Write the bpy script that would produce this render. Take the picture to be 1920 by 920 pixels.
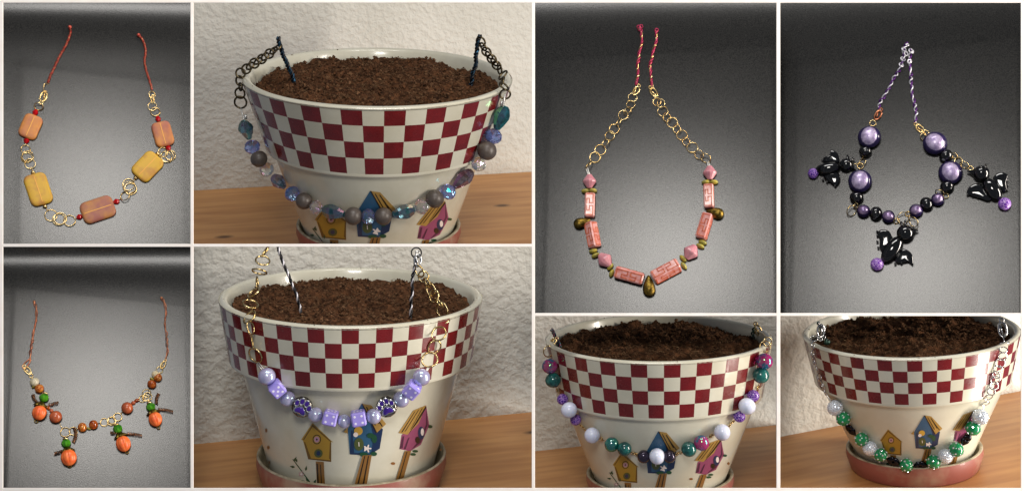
import bpy, math, random
import numpy as np
from mathutils import Vector, Matrix, Quaternion, noise as mnoise

random.seed(7); rng = np.random.RandomState(5)
for o in list(bpy.data.objects): bpy.data.objects.remove(o)
scn = bpy.context.scene; col = scn.collection
R_ = math.radians

# ------------------------------------------------------------------ camera
PITCH = 10.0
FPX = 2501.0                # focal length in photo pixels (photo is 1920 px wide)
UNIT = 0.0005               # metres per photo pixel on the front plane of the display
CAM = Vector((0, -1.25, 0.62))
cF = Vector((0, math.cos(R_(PITCH)), -math.sin(R_(PITCH))))
cR = Vector((1, 0, 0)); cU = cR.cross(cF)
cam = bpy.data.cameras.new('camera'); co = bpy.data.objects.new('camera', cam); col.objects.link(co)
cam.sensor_width = 36; cam.lens = 36*FPX/1920; cam.clip_start = .05; cam.clip_end = 50
co.matrix_world = Matrix((( cR.x, cU.x, -cF.x, CAM.x), (cR.y, cU.y, -cF.y, CAM.y), (cR.z, cU.z, -cF.z, CAM.z), (0,0,0,1)))
scn.camera = co

# ------------------------------------------------------------------ world, lamps, exposure
w = bpy.data.worlds.new('World'); scn.world = w; w.use_nodes = True
bg = w.node_tree.nodes['Background']; bg.inputs[0].default_value = (.80, .86, 1.0, 1); bg.inputs[1].default_value = .18
def area(name, loc, target, power, size, size_y, colr):
    l = bpy.data.lights.new(name, 'AREA'); l.energy = power; l.color = colr
    l.shape = 'RECTANGLE'; l.size = size; l.size_y = size_y
    o = bpy.data.objects.new(name, l); col.objects.link(o); o.location = loc
    o.rotation_euler = (Vector(target)-Vector(loc)).to_track_quat('-Z', 'Y').to_euler(); return o
LAMP = CAM + cU*.52 - cF*.05 + cR*(-.06)
area('desk_lamp', LAMP, (0, .1, .35), 8.5, .32, .30, (1, .96, .90))
area('ceiling_lamp', (0.0, -.30, 1.95), (0, .1, .5), 15, 1.0, .3, (1, .97, .93))
area('window_light', (1.5, -.33, .32), (.05, .25, .42), 42, .2, 1.6, (1, .91, .81))
scn.view_settings.view_transform = 'Standard'; scn.view_settings.look = 'None'
scn.view_settings.exposure = 0; scn.view_settings.gamma = 1; scn.view_settings.use_curve_mapping = False

# ------------------------------------------------------------------ frames
def pixdir(x, y): return cF*FPX + cR*(x-960) - cU*(y-460)
def pixpt(x, y, k): return CAM + pixdir(x, y)*(UNIT*k)
class Frame:
    def __init__(f, O, X, Y, Z, s):
        f.R = Matrix((X, Y, Z)).transposed(); f.O = O.copy(); f.s = s
        f.M = Matrix.Translation(O) @ f.R.to_4x4()
        f.Rt = f.R.transposed(); f.cam = (f.Rt @ (CAM-O))/s
    def ray(f, x, y): return (f.Rt @ pixdir(x, y)).normalized()
    def onz(f, x, y, z):
        d = f.ray(x, y); t = (z-f.cam.z)/d.z; return f.cam + d*t
    def ony(f, x, y, Y):
        d = f.ray(x, y); t = (Y-f.cam.y)/d.y; return f.cam + d*t
WM = {}; FR = {}
def tag(o, label=None, cat=None, group=None, kind=None):
    if label: o['label'] = label
    if cat: o['category'] = cat
    if group: o['group'] = group
    if kind: o['kind'] = kind
    return o
def thing(name, f, base, label, cat):
    o = bpy.data.objects.new(name, None); col.objects.link(o); o.empty_display_size = .02
    W = f.M @ Matrix.Translation(Vector(base)*f.s); WM[o.name] = W; o.matrix_world = W
    return tag(o, label, cat)
MC = {}
def mesh(key, s, geo, mats, smooth):
    k = (key, round(s, 9), tuple(m.name for m in mats), smooth)
    if key is not None and k in MC: return MC[k]
    v, fc = geo()[:2] if callable(geo) else geo[:2]
    mi = None
    if not callable(geo) and len(geo) > 2: mi = geo[2]
    me = bpy.data.meshes.new('mesh')
    me.from_pydata([tuple(c*s for c in p) for p in v], [], fc)
    for m in mats: me.materials.append(m)
    if mi is not None: me.polygons.foreach_set('material_index', mi)
    if smooth: me.polygons.foreach_set('use_smooth', [True]*len(me.polygons))
    me.update()
    if key is not None: MC[k] = me
    return me
def mk(name, f, geo, mats, parent=None, loc=(0,0,0), rot=None, smooth=True, key=None):
    if not isinstance(mats, (list, tuple)): mats = [mats]
    me = mesh(key, f.s, geo, mats, smooth)
    o = bpy.data.objects.new(name, me); col.objects.link(o)
    W = f.M @ Matrix.Translation(Vector(loc)*f.s)
    if rot is not None: W = W @ rot.to_4x4()
    WM[o.name] = W
    if parent is not None:
        o.parent = parent; o.matrix_basis = WM[parent.name].inverted() @ W
    else: o.matrix_world = W
    return o
def zto(d):                                   # rotation that takes +Z to d
    return Vector(d).normalized().to_track_quat('Z', 'Y').to_matrix()
def basis(x, n):                              # X along x, Z near n
    x = Vector(x).normalized(); n = Vector(n); n = (n - x*n.dot(x)).normalized(); y = n.cross(x)
    return Matrix((x, y, n)).transposed()

# ------------------------------------------------------------------ geometry
def lathe(prof, seg=20, ribs=None, close=True):
    v = []; fc = []; n = len(prof)
    for (r, z) in prof:
        for i in range(seg):
            a = 2*math.pi*i/seg; rr = r*(ribs(a) if ribs else 1); v.append((rr*math.cos(a), rr*math.sin(a), z))
    for j in range(n-1):
        for i in range(seg):
            k = (i+1) % seg; fc.append((j*seg+i, j*seg+k, (j+1)*seg+k, (j+1)*seg+i))
    if close:
        fc.append(tuple(reversed(range(seg)))); fc.append(tuple(range((n-1)*seg, n*seg)))
    return v, fc
def ball(r, rz=None, seg=24, n=14, hole=.14, ribs=None):
    rz = rz or r; p = []
    a0 = math.asin(min(.9, hole))
    for i in range(n+1):
        a = a0 + (math.pi-2*a0)*i/n; p.append((r*math.sin(a), -rz*math.cos(a)))
    return lathe(p, seg, ribs)
def torus(R, r, sx=1, n=28, m=8):
    v = []; fc = []
    for i in range(n):
        a = 2*math.pi*i/n
        for j in range(m):
            b = 2*math.pi*j/m; q = R+r*math.cos(b); v.append((q*math.cos(a)*sx, q*math.sin(a), r*math.sin(b)))
    for i in range(n):
        for j in range(m):
            fc.append((i*m+j, ((i+1)%n)*m+j, ((i+1)%n)*m+(j+1)%m, i*m+(j+1)%m))
    return v, fc
def tube(pts, r, m=7):
    pts = [Vector(p) for p in pts]; v = []; fc = []; n = len(pts)
    t0 = (pts[1]-pts[0]).normalized(); u = t0.orthogonal().normalized()
    for i, p in enumerate(pts):
        t = (pts[min(i+1, n-1)]-pts[max(i-1, 0)]).normalized()
        u = (u - t*u.dot(t)).normalized(); b = t.cross(u); rr = r[i] if isinstance(r, list) else r
        for j in range(m):
            a = 2*math.pi*j/m; v.append(tuple(p + u*(rr*math.cos(a)) + b*(rr*math.sin(a))))
    for i in range(n-1):
        for j in range(m): fc.append((i*m+j, i*m+(j+1)%m, (i+1)*m+(j+1)%m, (i+1)*m+j))
    fc.append(tuple(reversed(range(m)))); fc.append(tuple(range((n-1)*m, n*m)))
    return v, fc
def catmull(P, per=8):
    P = [Vector(p) for p in P]; Q = [P[0]*2-P[1]]+P+[P[-1]*2-P[-2]]; out = []
    for i in range(1, len(Q)-2):
        a, b, c, d = Q[i-1:i+3]
        for k in range(per):
            t = k/per; out.append(.5*((2*b)+(c-a)*t+(2*a-5*b+4*c-d)*t*t+(3*b-a-3*c+d)*t**3))
    out.append(P[-1]); return out
def resample(P, step):
    L = [0]
    for i in range(1, len(P)): L.append(L[-1]+(P[i]-P[i-1]).length)
    n = max(4, int(L[-1]/step)); out = []; j = 0
    for k in range(n+1):
        t = L[-1]*k/n
        while j < len(P)-2 and L[j+1] < t: j += 1
        q = (t-L[j])/max(1e-6, L[j+1]-L[j]); out.append(P[j].lerp(P[j+1], min(1, q)))
    return out, L[-1]
def join(gs):
    v = []; fc = []; mi = []; usemi = any(len(g) > 2 for g in gs)
    for g in gs:
        o = len(v); v += list(g[0]); fc += [tuple(i+o for i in q) for q in g[1]]
        mi += list(g[2]) if len(g) > 2 else [0]*len(g[1])
    return (v, fc, mi) if usemi else (v, fc)
def xf(g, loc=(0,0,0), rot=None, sc=1):
    l = Vector(loc); out = []
    for p in g[0]:
        q = Vector(p)*sc
        if rot is not None: q = rot @ q
        out.append(tuple(q+l))
    return (out,)+tuple(g[1:])
def rrect(hx, hy, c, n=5):
    pts = []
    for (sx, sy, a0) in ((1,1,0), (-1,1,90), (-1,-1,180), (1,-1,270)):
        for i in range(n+1):
            a = R_(a0+90*i/n); pts.append((sx*(hx-c)+c*math.cos(a), sy*(hy-c)+c*math.sin(a)))
    return pts
def pillow(hx, hy, c, h, n=5, lev=((1,0),(.985,.45),(.93,.8),(.8,.96),(.45,1.0))):
    """rounded slab: outline shrinks towards top and bottom"""
    v = []; fc = []; rings = []
    seq = [(q, -z) for q, z in reversed(lev)] + [(q, z) for q, z in lev[1:]]
    m = min(hx, hy)
    for q, z in seq:
        d = (1-q)*m; pts = rrect(hx-d, hy-d, max(.02*m, c-d*.6) if d < c*1.5 else .12*m, n)
        rings.append(len(v)); v += [(x, y, z*h) for x, y in pts]
    k = 4*(n+1)
    for j in range(len(rings)-1):
        for i in range(k):
            fc.append((rings[j]+i, rings[j]+(i+1)%k, rings[j+1]+(i+1)%k, rings[j+1]+i))
    fc.append(tuple(reversed(range(k)))); fc.append(tuple(range(rings[-1], rings[-1]+k)))
    return v, fc
def rbox(hx, hy, hz, b):
    """box with bevelled edges"""
    v = []; fc = []
    idx = {}
    def V(p):
        if p not in idx: idx[p] = len(v); v.append(p)
        return idx[p]
    H = (hx, hy, hz)
    def pt(s, ax):
        return tuple(s[i]*(H[i] if i == ax else H[i]-b) for i in range(3))
    S = [-1, 1]
    for ax in range(3):
        o1, o2 = [i for i in range(3) if i != ax]
        for sg in S:
            q = []
            for (a, c) in ((-1,-1),(1,-1),(1,1),(-1,1)):
                s = [0]*3; s[ax] = sg; s[o1] = a; s[o2] = c; q.append(V(pt(s, ax)))
            n = 1 if (sg > 0) != (ax == 1) else -1
            fc.append(tuple(q[::n]))
    for ax in range(3):
        o1, o2 = [i for i in range(3) if i != ax]
        for a in S:
            for c in S:
                q = []
                for e, fa in ((-1, o1), (1, o1), (1, o2), (-1, o2)):
                    s = [0]*3; s[ax] = e; s[o1] = a; s[o2] = c; q.append(V(pt(s, fa)))
                fc.append(tuple(q))
    for a in S:
        for c in S:
            for e in S: fc.append(tuple(V(pt((a, c, e), k)) for k in range(3)))
    return v, fc
def inflate(poly, h, rings=5):
    """domed slab from an outline in XY"""
    cx = sum(p[0] for p in poly)/len(poly); cy = sum(p[1] for p in poly)/len(poly); k = len(poly)
    v = []; fc = []
    seq = []
    for i in range(rings+1):
        a = math.pi/2*i/rings; seq.append((math.cos(a)**.7 if i < rings else 0.02, math.sin(a)))
    full = [(q, -z) for q, z in reversed(seq[1:])] + seq
    for q, z in full: v += [(cx+(x-cx)*q, cy+(y-cy)*q, z*h) for x, y in poly]
    for j in range(len(full)-1):
        for i in range(k): fc.append((j*k+i, j*k+(i+1)%k, (j+1)*k+(i+1)%k, (j+1)*k+i))
    return v, fc

# ------------------------------------------------------------------ materials
def lin(h):
    h = h.lstrip('#'); c = [int(h[i:i+2], 16)/255 for i in (0, 2, 4)]
    return tuple(x/12.92 if x <= .04045 else ((x+.055)/1.055)**2.4 for x in c)+(1,)
def P(name, c, rough=.5, metal=0, trans=0, ior=1.5, coat=0, spec=.5, c2=None, scale=200, detail=4, lo=.4, hi=.6,
      bump=0, bscale=None, bdist=.0005, film=0, sss=0, crack=None, sparkle=False, rvar=0):
    m = bpy.data.materials.new(name); m.use_nodes = True; nt = m.node_tree; b = nt.nodes['Principled BSDF']; L = nt.links.new
    I = b.inputs
    I['Base Color'].default_value = lin(c); I['Roughness'].default_value = rough; I['Metallic'].default_value = metal
    I['Transmission Weight'].default_value = trans; I['IOR'].default_value = ior; I['Coat Weight'].default_value = coat
    I['Coat Roughness'].default_value = .08; I['Specular IOR Level'].default_value = spec
    if film: I['Thin Film Thickness'].default_value = film; I['Thin Film IOR'].default_value = 1.9
    if sss: I['Subsurface Weight'].default_value = sss; I['Subsurface Radius'].default_value = (.004, .003, .002); I['Subsurface Scale'].default_value = .6
    tc = nt.nodes.new('ShaderNodeTexCoord'); oi = nt.nodes.new('ShaderNodeObjectInfo')
    off = nt.nodes.new('ShaderNodeVectorMath'); off.operation = 'ADD'
    mul = nt.nodes.new('ShaderNodeMath'); mul.operation = 'MULTIPLY'; mul.inputs[1].default_value = 3.7
    L(oi.outputs['Random'], mul.inputs[0]); L(tc.outputs['Object'], off.inputs[0]); L(mul.outputs[0], off.inputs[1])
    def nz(sc, det):
        n = nt.nodes.new('ShaderNodeTexNoise'); n.inputs['Scale'].default_value = sc; n.inputs['Detail'].default_value = det
        n.inputs['Roughness'].default_value = .6; L(off.outputs[0], n.inputs['Vector']); return n
    if crack:
        vo = nt.nodes.new('ShaderNodeTexVoronoi'); vo.feature = 'DISTANCE_TO_EDGE'; vo.inputs['Scale'].default_value = scale
        L(off.outputs[0], vo.inputs['Vector'])
        rp = nt.nodes.new('ShaderNodeValToRGB'); L(vo.outputs['Distance'], rp.inputs[0])
        rp.color_ramp.elements[0].position = .0; rp.color_ramp.elements[0].color = lin(crack)
        rp.color_ramp.elements[1].position = .13; rp.color_ramp.elements[1].color = lin(c)
        L(rp.outputs[0], I['Base Color'])
        bp = nt.nodes.new('ShaderNodeBump'); bp.inputs['Strength'].default_value = .5; bp.inputs['Distance'].default_value = .0004
        L(vo.outputs['Distance'], bp.inputs['Height']); L(bp.outputs[0], I['Normal'])
    elif c2:
        n = nz(scale, detail); rp = nt.nodes.new('ShaderNodeValToRGB'); L(n.outputs['Fac'], rp.inputs[0])
        rp.color_ramp.elements[0].position = lo; rp.color_ramp.elements[0].color = lin(c)
        rp.color_ramp.elements[1].position = hi; rp.color_ramp.elements[1].color = lin(c2)
        L(rp.outputs[0], I['Base Color'])
    if rvar:
        n = nz(scale*1.7, 3); mr = nt.nodes.new('ShaderNodeMapRange'); L(n.outputs['Fac'], mr.inputs[0])
        mr.inputs['From Min'].default_value = .3; mr.inputs['From Max'].default_value = .7
        mr.inputs['To Min'].default_value = max(.02, rough-rvar); mr.inputs['To Max'].default_value = rough+rvar
        L(mr.outputs[0], I['Roughness'])
    if bump and not crack:
        n = nz(bscale or scale, 5); bp = nt.nodes.new('ShaderNodeBump'); bp.inputs['Strength'].default_value = bump
        bp.inputs['Distance'].default_value = bdist; L(n.outputs['Fac'], bp.inputs['Height']); L(bp.outputs[0], I['Normal'])
    return m
M = {}
M['frame'] = P('cream_board', '#fffaf5', .6, c2='#fbf3ec', scale=60)
M['mat'] = P('black_mat', '#141413', .225, spec=.38, c2='#282725', scale=1000, detail=2, lo=.42, hi=.62, bump=.13, bscale=900, bdist=.0004)
M['gold'] = P('gold_wire', '#e2cd9c', .24, 1, c2='#c4a468', scale=150)
M['brass'] = P('old_gold', '#8d7434', .42, 1, c2='#4e3f1c', scale=260, bump=.5, bdist=.0006, bscale=500)
M['bronze'] = P('bronze_chain', '#6d6047', .38, 1, c2='#41382a', scale=200)
M['silver'] = P('silver_wire', '#dcdcdc', .2, 1)
M['crimp'] = P('crimp', '#e8e8e4', .3, .7)
M['amber_y'] = P('amber_yellow', '#dcb03c', .5, trans=.2, c2='#b8784c', scale=75, detail=2, lo=.45, hi=.75, sss=.2, spec=.4)
M['amber_o'] = P('amber_orange', '#dc9448', .5, trans=.2, c2='#b46c58', scale=75, detail=2, lo=.35, hi=.7, sss=.2, spec=.4)
M['amber_r'] = P('amber_brown', '#a8685a', .5, trans=.2, c2='#cc9048', scale=70, detail=2, lo=.4, hi=.72, sss=.2, spec=.4)
M['amber_line'] = P('amber_hole', '#f0b050', .5, sss=.1)
M['red'] = P('red_glass', '#c20a14', .12, trans=.25)
M['redcord'] = P('red_wire', '#8e1f1c', .35, .5, c2='#c65a48', scale=500)
M['magcord'] = P('magenta_wire', '#8f1440', .4, .35, c2='#c93a63', scale=400)
M['copper'] = P('copper_wire', '#8a4a35', .3, 1, c2='#c98a68', scale=300)
M['darkcopper'] = P('dark_coil', '#6a4630', .3, .9, c2='#a87450', scale=400)
M['pumpkin'] = P('coral_pumpkin', '#e2602c', .35, c2='#f07a3c', scale=200, sss=.1)
M['terracotta'] = P('terracotta_bead', '#b35a35', .25, c2='#a34c2a', scale=140, coat=.3)
M['leafglass'] = P('green_glass', '#2f7d16', .08, trans=.4, c2='#5fb52a', scale=200)
M['ambercrk'] = P('amber_crackle', '#b4500f', .1, trans=.35, crack='#f4a748', scale=300)
M['ambered'] = P('amber_red', '#8d3310', .08, trans=.35, c2='#d06a1c', scale=150)
M['clearcrk'] = P('clear_crackle', '#d9cfae', .12, trans=.4, crack='#fff6dc', scale=320)
M['creamcrk'] = P('cream_crackle', '#e6cf9a', .15, trans=.25, crack='#fff6dc', scale=320)
M['disc'] = P('olive_disc', '#b4a23c', .4, c2='#8e8a44', scale=250)
M['pink'] = P('pink_glass', '#c9838e', .3, trans=.12, sss=.2, c2='#d7959c', scale=120)
M['coral'] = P('pink_ceramic', '#c9776a', .3, c2='#d9a09a', scale=180, coat=.4)
M['groove'] = P('red_groove', '#b04a2e', .5, c2='#c8683f', scale=300)
M['foilglass'] = P('purple_glass', '#4c4276', .03, trans=.8, ior=1.3)
M['foil'] = P('lavender_foil', '#c9b9d8', .38, .5, coat=.9, c2='#9d8bb4', scale=260, bump=.9, bscale=600, bdist=.0006)
M['foilsm'] = P('lavender_foil_small', '#a98fb4', .3, .5, coat=.9, c2='#6d5884', scale=260, bump=.8, bscale=500)
M['black'] = P('black_glass', '#050506', .05, coat=.5)
M['blackstripe'] = P('black_silver_stripe', '#070708', .08, c2='#8c8c92', scale=150, detail=3, lo=.62, hi=.66, coat=.5)
M['purpcrk'] = P('purple_crackle', '#5326a0', .1, trans=.3, crack='#d9a8f0', scale=420)
M['purpbright'] = P('violet_crackle', '#7a3db4', .1, trans=.3, crack='#f0c8ff', scale=420)
M['whitewire'] = P('silver_white_wire', '#dedbe2', .3, .5)
M['purplewire'] = P('purple_wire', '#5a1a78', .3, .6)
M['blackwire'] = P('black_wire', '#141318', .35, .3)
M['bluewire'] = P('blue_black_wire', '#14202c', .35, .5, c2='#2d6a8e', scale=300, lo=.5, hi=.7)
M['greenwire'] = P('green_black_wire', '#16211d', .3, .5, c2='#3a5c50', scale=300)
M['rosewire'] = P('magenta_teal_wire', '#a01a50', .3, .6, c2='#1c6a70', scale=250)
M['teal'] = P('teal_crystal', '#5fa0a4', .02, trans=.8, film=420, c2='#3f7890', scale=120)
M['darkteal'] = P('dark_teal_crystal', '#1f5c74', .04, trans=.3, film=380, c2='#123048', scale=120)
M['blue'] = P('blue_crystal', '#8fb4f4', .02, trans=.9, film=330, c2='#a8a8ee', scale=150)
M['clear'] = P('clear_crystal', '#f4f2f6', .02, trans=.92, film=450, ior=1.55)
M['lavcrys'] = P('lavender_crystal', '#b4b0cc', .02, trans=.85, film=480, c2='#7f96b8', scale=120)
M['smoke'] = P('smoky_crystal', '#8f8d96', .02, trans=.8, film=300, c2='#584a54', scale=120)
M['matte'] = P('frosted_taupe', '#4d443f', .42, c2='#5a514b', scale=120, spec=.6, sss=.05)
M['pearl'] = P('lavender_pearl', '#b3abd6', .22, .25, coat=.6, c2='#c4bde0', scale=150, bump=.2, bscale=220, bdist=.0008, film=350)
M['die'] = P('lilac_plastic', '#a093e4', .3, sss=.1)
M['pip'] = P('white_pip', '#e8e4fa', .4)
M['pewter'] = P('pewter', '#a9a49c', .25, 1, c2='#5c564f', scale=260, bump=.3, bscale=260)
M['enamel'] = P('purple_enamel', '#3f1f8c', .2, coat=.5)
M['magball'] = P('magenta_swirl', '#c02a7c', .06, trans=.35, c2='#2a5c8a', scale=110, detail=2, lo=.48, hi=.6, film=350)
M['marble'] = P('teal_marble', '#0c3c3c', .18, c2='#2a7a72', scale=130, lo=.4, hi=.72, coat=.4)
M['peacock'] = P('peacock', '#0c7a74', .08, .5, c2='#8a2a8c', scale=90, detail=2, lo=.5, hi=.68, film=400, coat=.5)
M['opal'] = P('white_opal', '#d9def2', .22, sss=.25, trans=.05)
M['hema'] = P('plum_hematite', '#3a3244', .16, .6, coat=.4)
M['rhine'] = P('white_rhinestone', '#c9d2de', .2, .2, c2='#e8edf4', scale=200)
M['stone'] = P('rhinestone_chip', '#e8f0fa', .05, .6)
M['green'] = P('green_acrylic', '#128a52', .2, c2='#0f7d4c', scale=90, coat=.3)
M['heart'] = P('gunmetal', '#2a2a30', .12, .9)
M['glaze'] = P('cream_glaze', '#d2cfbe', .22, c2='#c8c4b0', scale=14, coat=.35, rvar=.05, detail=6)
M['check'] = P('red_check_paint', '#72161a', .26, c2='#651216', scale=60, coat=.3, rvar=.06, detail=6)
M['saucer_red'] = P('saucer_terracotta', '#94544a', .5, c2='#a88c78', scale=22, lo=.5, hi=.72, coat=.15)
M['saucer_rim'] = P('saucer_cream', '#b9ad94', .45, c2='#8d8168', scale=60)
M['soil'] = P('soil', '#2c1c12', .95, spec=.1, c2='#744e34', scale=130, detail=8, lo=.35, hi=.68, bump=1, bscale=420, bdist=.003)
M['soil2'] = P('soil_crumb', '#3e2a1c', .95, spec=.1, c2='#7d5c42', scale=160, detail=5, lo=.4, hi=.7)
M['soil3'] = P('soil_fibre', '#85694c', .95, spec=.1, c2='#2a1a10', scale=120)
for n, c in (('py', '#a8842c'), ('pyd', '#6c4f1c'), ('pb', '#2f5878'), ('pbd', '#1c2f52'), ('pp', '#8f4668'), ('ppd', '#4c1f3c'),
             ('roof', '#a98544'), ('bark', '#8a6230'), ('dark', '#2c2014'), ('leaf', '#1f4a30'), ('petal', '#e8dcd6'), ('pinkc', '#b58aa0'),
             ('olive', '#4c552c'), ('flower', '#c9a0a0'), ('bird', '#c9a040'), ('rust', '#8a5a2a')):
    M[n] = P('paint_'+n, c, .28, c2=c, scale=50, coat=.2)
# stucco wall and pine shelf
def wallmat(name, c, c2):
    m = P(name, c, .75, c2=c2, scale=8, detail=4, lo=.35, hi=.65, spec=.25); nt = m.node_tree; L = nt.links.new; b = nt.nodes['Principled BSDF']
    tc = nt.nodes.new('ShaderNodeTexCoord')
    n1 = nt.nodes.new('ShaderNodeTexNoise'); n1.inputs['Scale'].default_value = 95; n1.inputs['Detail'].default_value = 2.5; n1.inputs['Distortion'].default_value = .2
    n2 = nt.nodes.new('ShaderNodeTexNoise'); n2.inputs['Scale'].default_value = 330; n2.inputs['Detail'].default_value = 3
    L(tc.outputs['Object'], n1.inputs['Vector']); L(tc.outputs['Object'], n2.inputs['Vector'])
    r = nt.nodes.new('ShaderNodeValToRGB'); r.color_ramp.elements[0].position = .36; r.color_ramp.elements[1].position = .68; L(n1.outputs['Fac'], r.inputs[0])
    b1 = nt.nodes.new('ShaderNodeBump'); b1.inputs['Strength'].default_value = .38; b1.inputs['Distance'].default_value = .004; L(r.outputs[0], b1.inputs['Height'])
    b2 = nt.nodes.new('ShaderNodeBump'); b2.inputs['Strength'].default_value = .25; b2.inputs['Distance'].default_value = .001; L(n2.outputs['Fac'], b2.inputs['Height'])
    L(b1.outputs[0], b2.inputs['Normal']); L(b2.outputs[0], b.inputs['Normal']); return m
M['wall'] = wallmat('stucco', '#d3d1c9', '#c9c7be')
def woodmat(name, c, c2, knot):
    m = P(name, c, .45, spec=.4); nt = m.node_tree; L = nt.links.new; b = nt.nodes['Principled BSDF']
    tc = nt.nodes.new('ShaderNodeTexCoord'); mp = nt.nodes.new('ShaderNodeMapping'); mp.inputs['Scale'].default_value = (3, 26, 26); L(tc.outputs['Object'], mp.inputs['Vector'])
    n = nt.nodes.new('ShaderNodeTexNoise'); n.inputs['Scale'].default_value = 2.2; n.inputs['Detail'].default_value = 7; n.inputs['Distortion'].default_value = .6; L(mp.outputs[0], n.inputs['Vector'])
    r = nt.nodes.new('ShaderNodeValToRGB'); r.color_ramp.elements[0].position = .32; r.color_ramp.elements[0].color = lin(c2)
    r.color_ramp.elements[1].position = .62; r.color_ramp.elements[1].color = lin(c); L(n.outputs['Fac'], r.inputs[0])
    mp2 = nt.nodes.new('ShaderNodeMapping'); mp2.inputs['Scale'].default_value = (8, 16, 16); L(tc.outputs['Object'], mp2.inputs['Vector'])
    v = nt.nodes.new('ShaderNodeTexVoronoi'); v.inputs['Scale'].default_value = 1.0; L(mp2.outputs[0], v.inputs['Vector'])
    r2 = nt.nodes.new('ShaderNodeValToRGB'); r2.color_ramp.elements[0].position = .05; r2.color_ramp.elements[0].color = (1,1,1,1)
    r2.color_ramp.elements[1].position = .14; r2.color_ramp.elements[1].color = (0,0,0,1); L(v.outputs['Distance'], r2.inputs[0])
    mx = nt.nodes.new('ShaderNodeMix'); mx.data_type = 'RGBA'; L(r2.outputs[0], mx.inputs[0]); L(r.outputs[0], mx.inputs[6]); mx.inputs[7].default_value = lin(knot)
    L(mx.outputs[2], b.inputs['Base Color'])
    bp = nt.nodes.new('ShaderNodeBump'); bp.inputs['Strength'].default_value = .12; bp.inputs['Distance'].default_value = .001; L(n.outputs['Fac'], bp.inputs['Height']); L(bp.outputs[0], b.inputs['Normal'])
    return m
M['wood'] = woodmat('pine_board', '#c8935c', '#b17a48', '#5a3a1c')

# ------------------------------------------------------------------ the display lattice
lat = Frame(pixpt(960, 460, 1.0), cR, cU, -cF, UNIT)
fr = thing('divider_lattice', lat, (0, -460, 0), 'thin cream lattice whose bars part the eight displays', 'lattice')
def bar(x0, x1, y0, y1, d=2.4):
    g = rbox((x1-x0)/2, (y1-y0)/2, d/2, .5)
    mk('bar', lat, g, M['frame'], fr, ((x0+x1)/2-960, 460-(y0+y1)/2, -d/2), smooth=False)
bar(-1.5, 5.5, -1.5, 926); bar(1914.5, 1921.5, -1.5, 926)
bar(5.5, 1914.5, -1.5, 5.5); bar(5.5, 1914.5, 914, 926)
bar(357, 362.5, 5.5, 914); bar(997, 1003, 5.5, 914); bar(1456, 1463, 5.5, 914)
bar(5.5, 357, 457, 462.5); bar(362.5, 997, 457, 462.5); bar(1003, 1456, 586.5, 592); bar(1463, 1914.5, 586.5, 592)

# ------------------------------------------------------------------ the black mats
def make_mat(x0, y0, x1, y1, gx, gy, k, label, bend=28, bend_y=55):
    g = pixpt(gx, gy, k)
    n = ((CAM-g).normalized() + (LAMP-g).normalized()).normalized()
    X = (cR - n*cR.dot(n)).normalized(); Y = n.cross(X)
    f = Frame(g, X, Y, n, UNIT*k)
    c = [f.onz(*p, 0) for p in ((x0, y1), (x1, y1), (x1, y0), (x0, y0))]
    xs0, xs1 = min(c[0].x, c[3].x), max(c[1].x, c[2].x); yb = max(c[0].y, c[1].y); yt = max(c[2].y, c[3].y)
    yc = f.onz((x0+x1)/2, y0+bend_y, 0).y
    prof = [(yb, 0), (yb+(yc-yb)*.33, 0), (yb+(yc-yb)*.66, 0), (yc, 0)]
    a = 0; y, z = yc, 0; n_ = 40; st = (yt-yc)*1.05/n_
    for i in range(75):
        a = R_(bend)*min(1.25, (i+1)/n_)**3; y += st*math.cos(a); z -= st*math.sin(a); prof.append((y, z))
    v = []; fc = []
    def ex(A, B, yy, sg): t = (yy-A.y)/(B.y-A.y); return A.x+(B.x-A.x)*t + sg*.5*max(0, (t-1))*10
    def end(A, B, sg):                        # where this side of the sheet reaches the top of its opening
        for i, (yy, zz) in enumerate(prof):
            pw = f.M @ (Vector((ex(A, B, yy, sg), yy, zz))*f.s) - CAM
            if 460 - FPX*pw.dot(cU)/pw.dot(cF) < y0: return i
        return len(prof)-1
    eL, eR = end(c[0], c[3], -1), end(c[1], c[2], 1); py_ = [p[0] for p in prof]; pz_ = [p[1] for p in prof]; nr_ = 60; ii = range(len(prof))
    pr2 = []
    for k_ in range(nr_+1):
        for e_, A, B, sg in ((eL, c[0], c[3], -1), (eR, c[1], c[2], 1)):
            q = e_*k_/nr_; yy = float(np.interp(q, ii, py_)); zz = float(np.interp(q, ii, pz_)); v.append((ex(A, B, yy, sg), yy, zz))
    prof = [0]*(nr_+1)
    v[0] = tuple(c[0]); v[1] = tuple(c[1])
    for i in range(len(prof)-1): fc.append((2*i, 2*i+1, 2*i+3, 2*i+2))
    nt_ = len(v); top = list(v); v += top; m0 = nt_; m = len(v); v += [(a_, b_, c_-3) for a_, b_, c_ in top]; fc += [tuple(m+i for i in reversed(q)) for q in list(fc)]
    e = 2*(len(prof)-1)
    fc += [(m0, m, m+1, m0+1), (m0+e, m0+e+1, m+e+1, m+e)]
    for i in range(len(prof)-1): fc += [(m0+2*i, m0+2*i+2, m+2*i+2, m+2*i), (m0+2*i+1, m+2*i+1, m+2*i+3, m0+2*i+3)]
    o = mk('display_mat', f, (v, fc), M['mat'], None, (0, 0, 0), smooth=False)
    for i in range(len(prof)-1): o.data.polygons[i].use_smooth = True
    tag(o, label, 'mat'); return f

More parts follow.
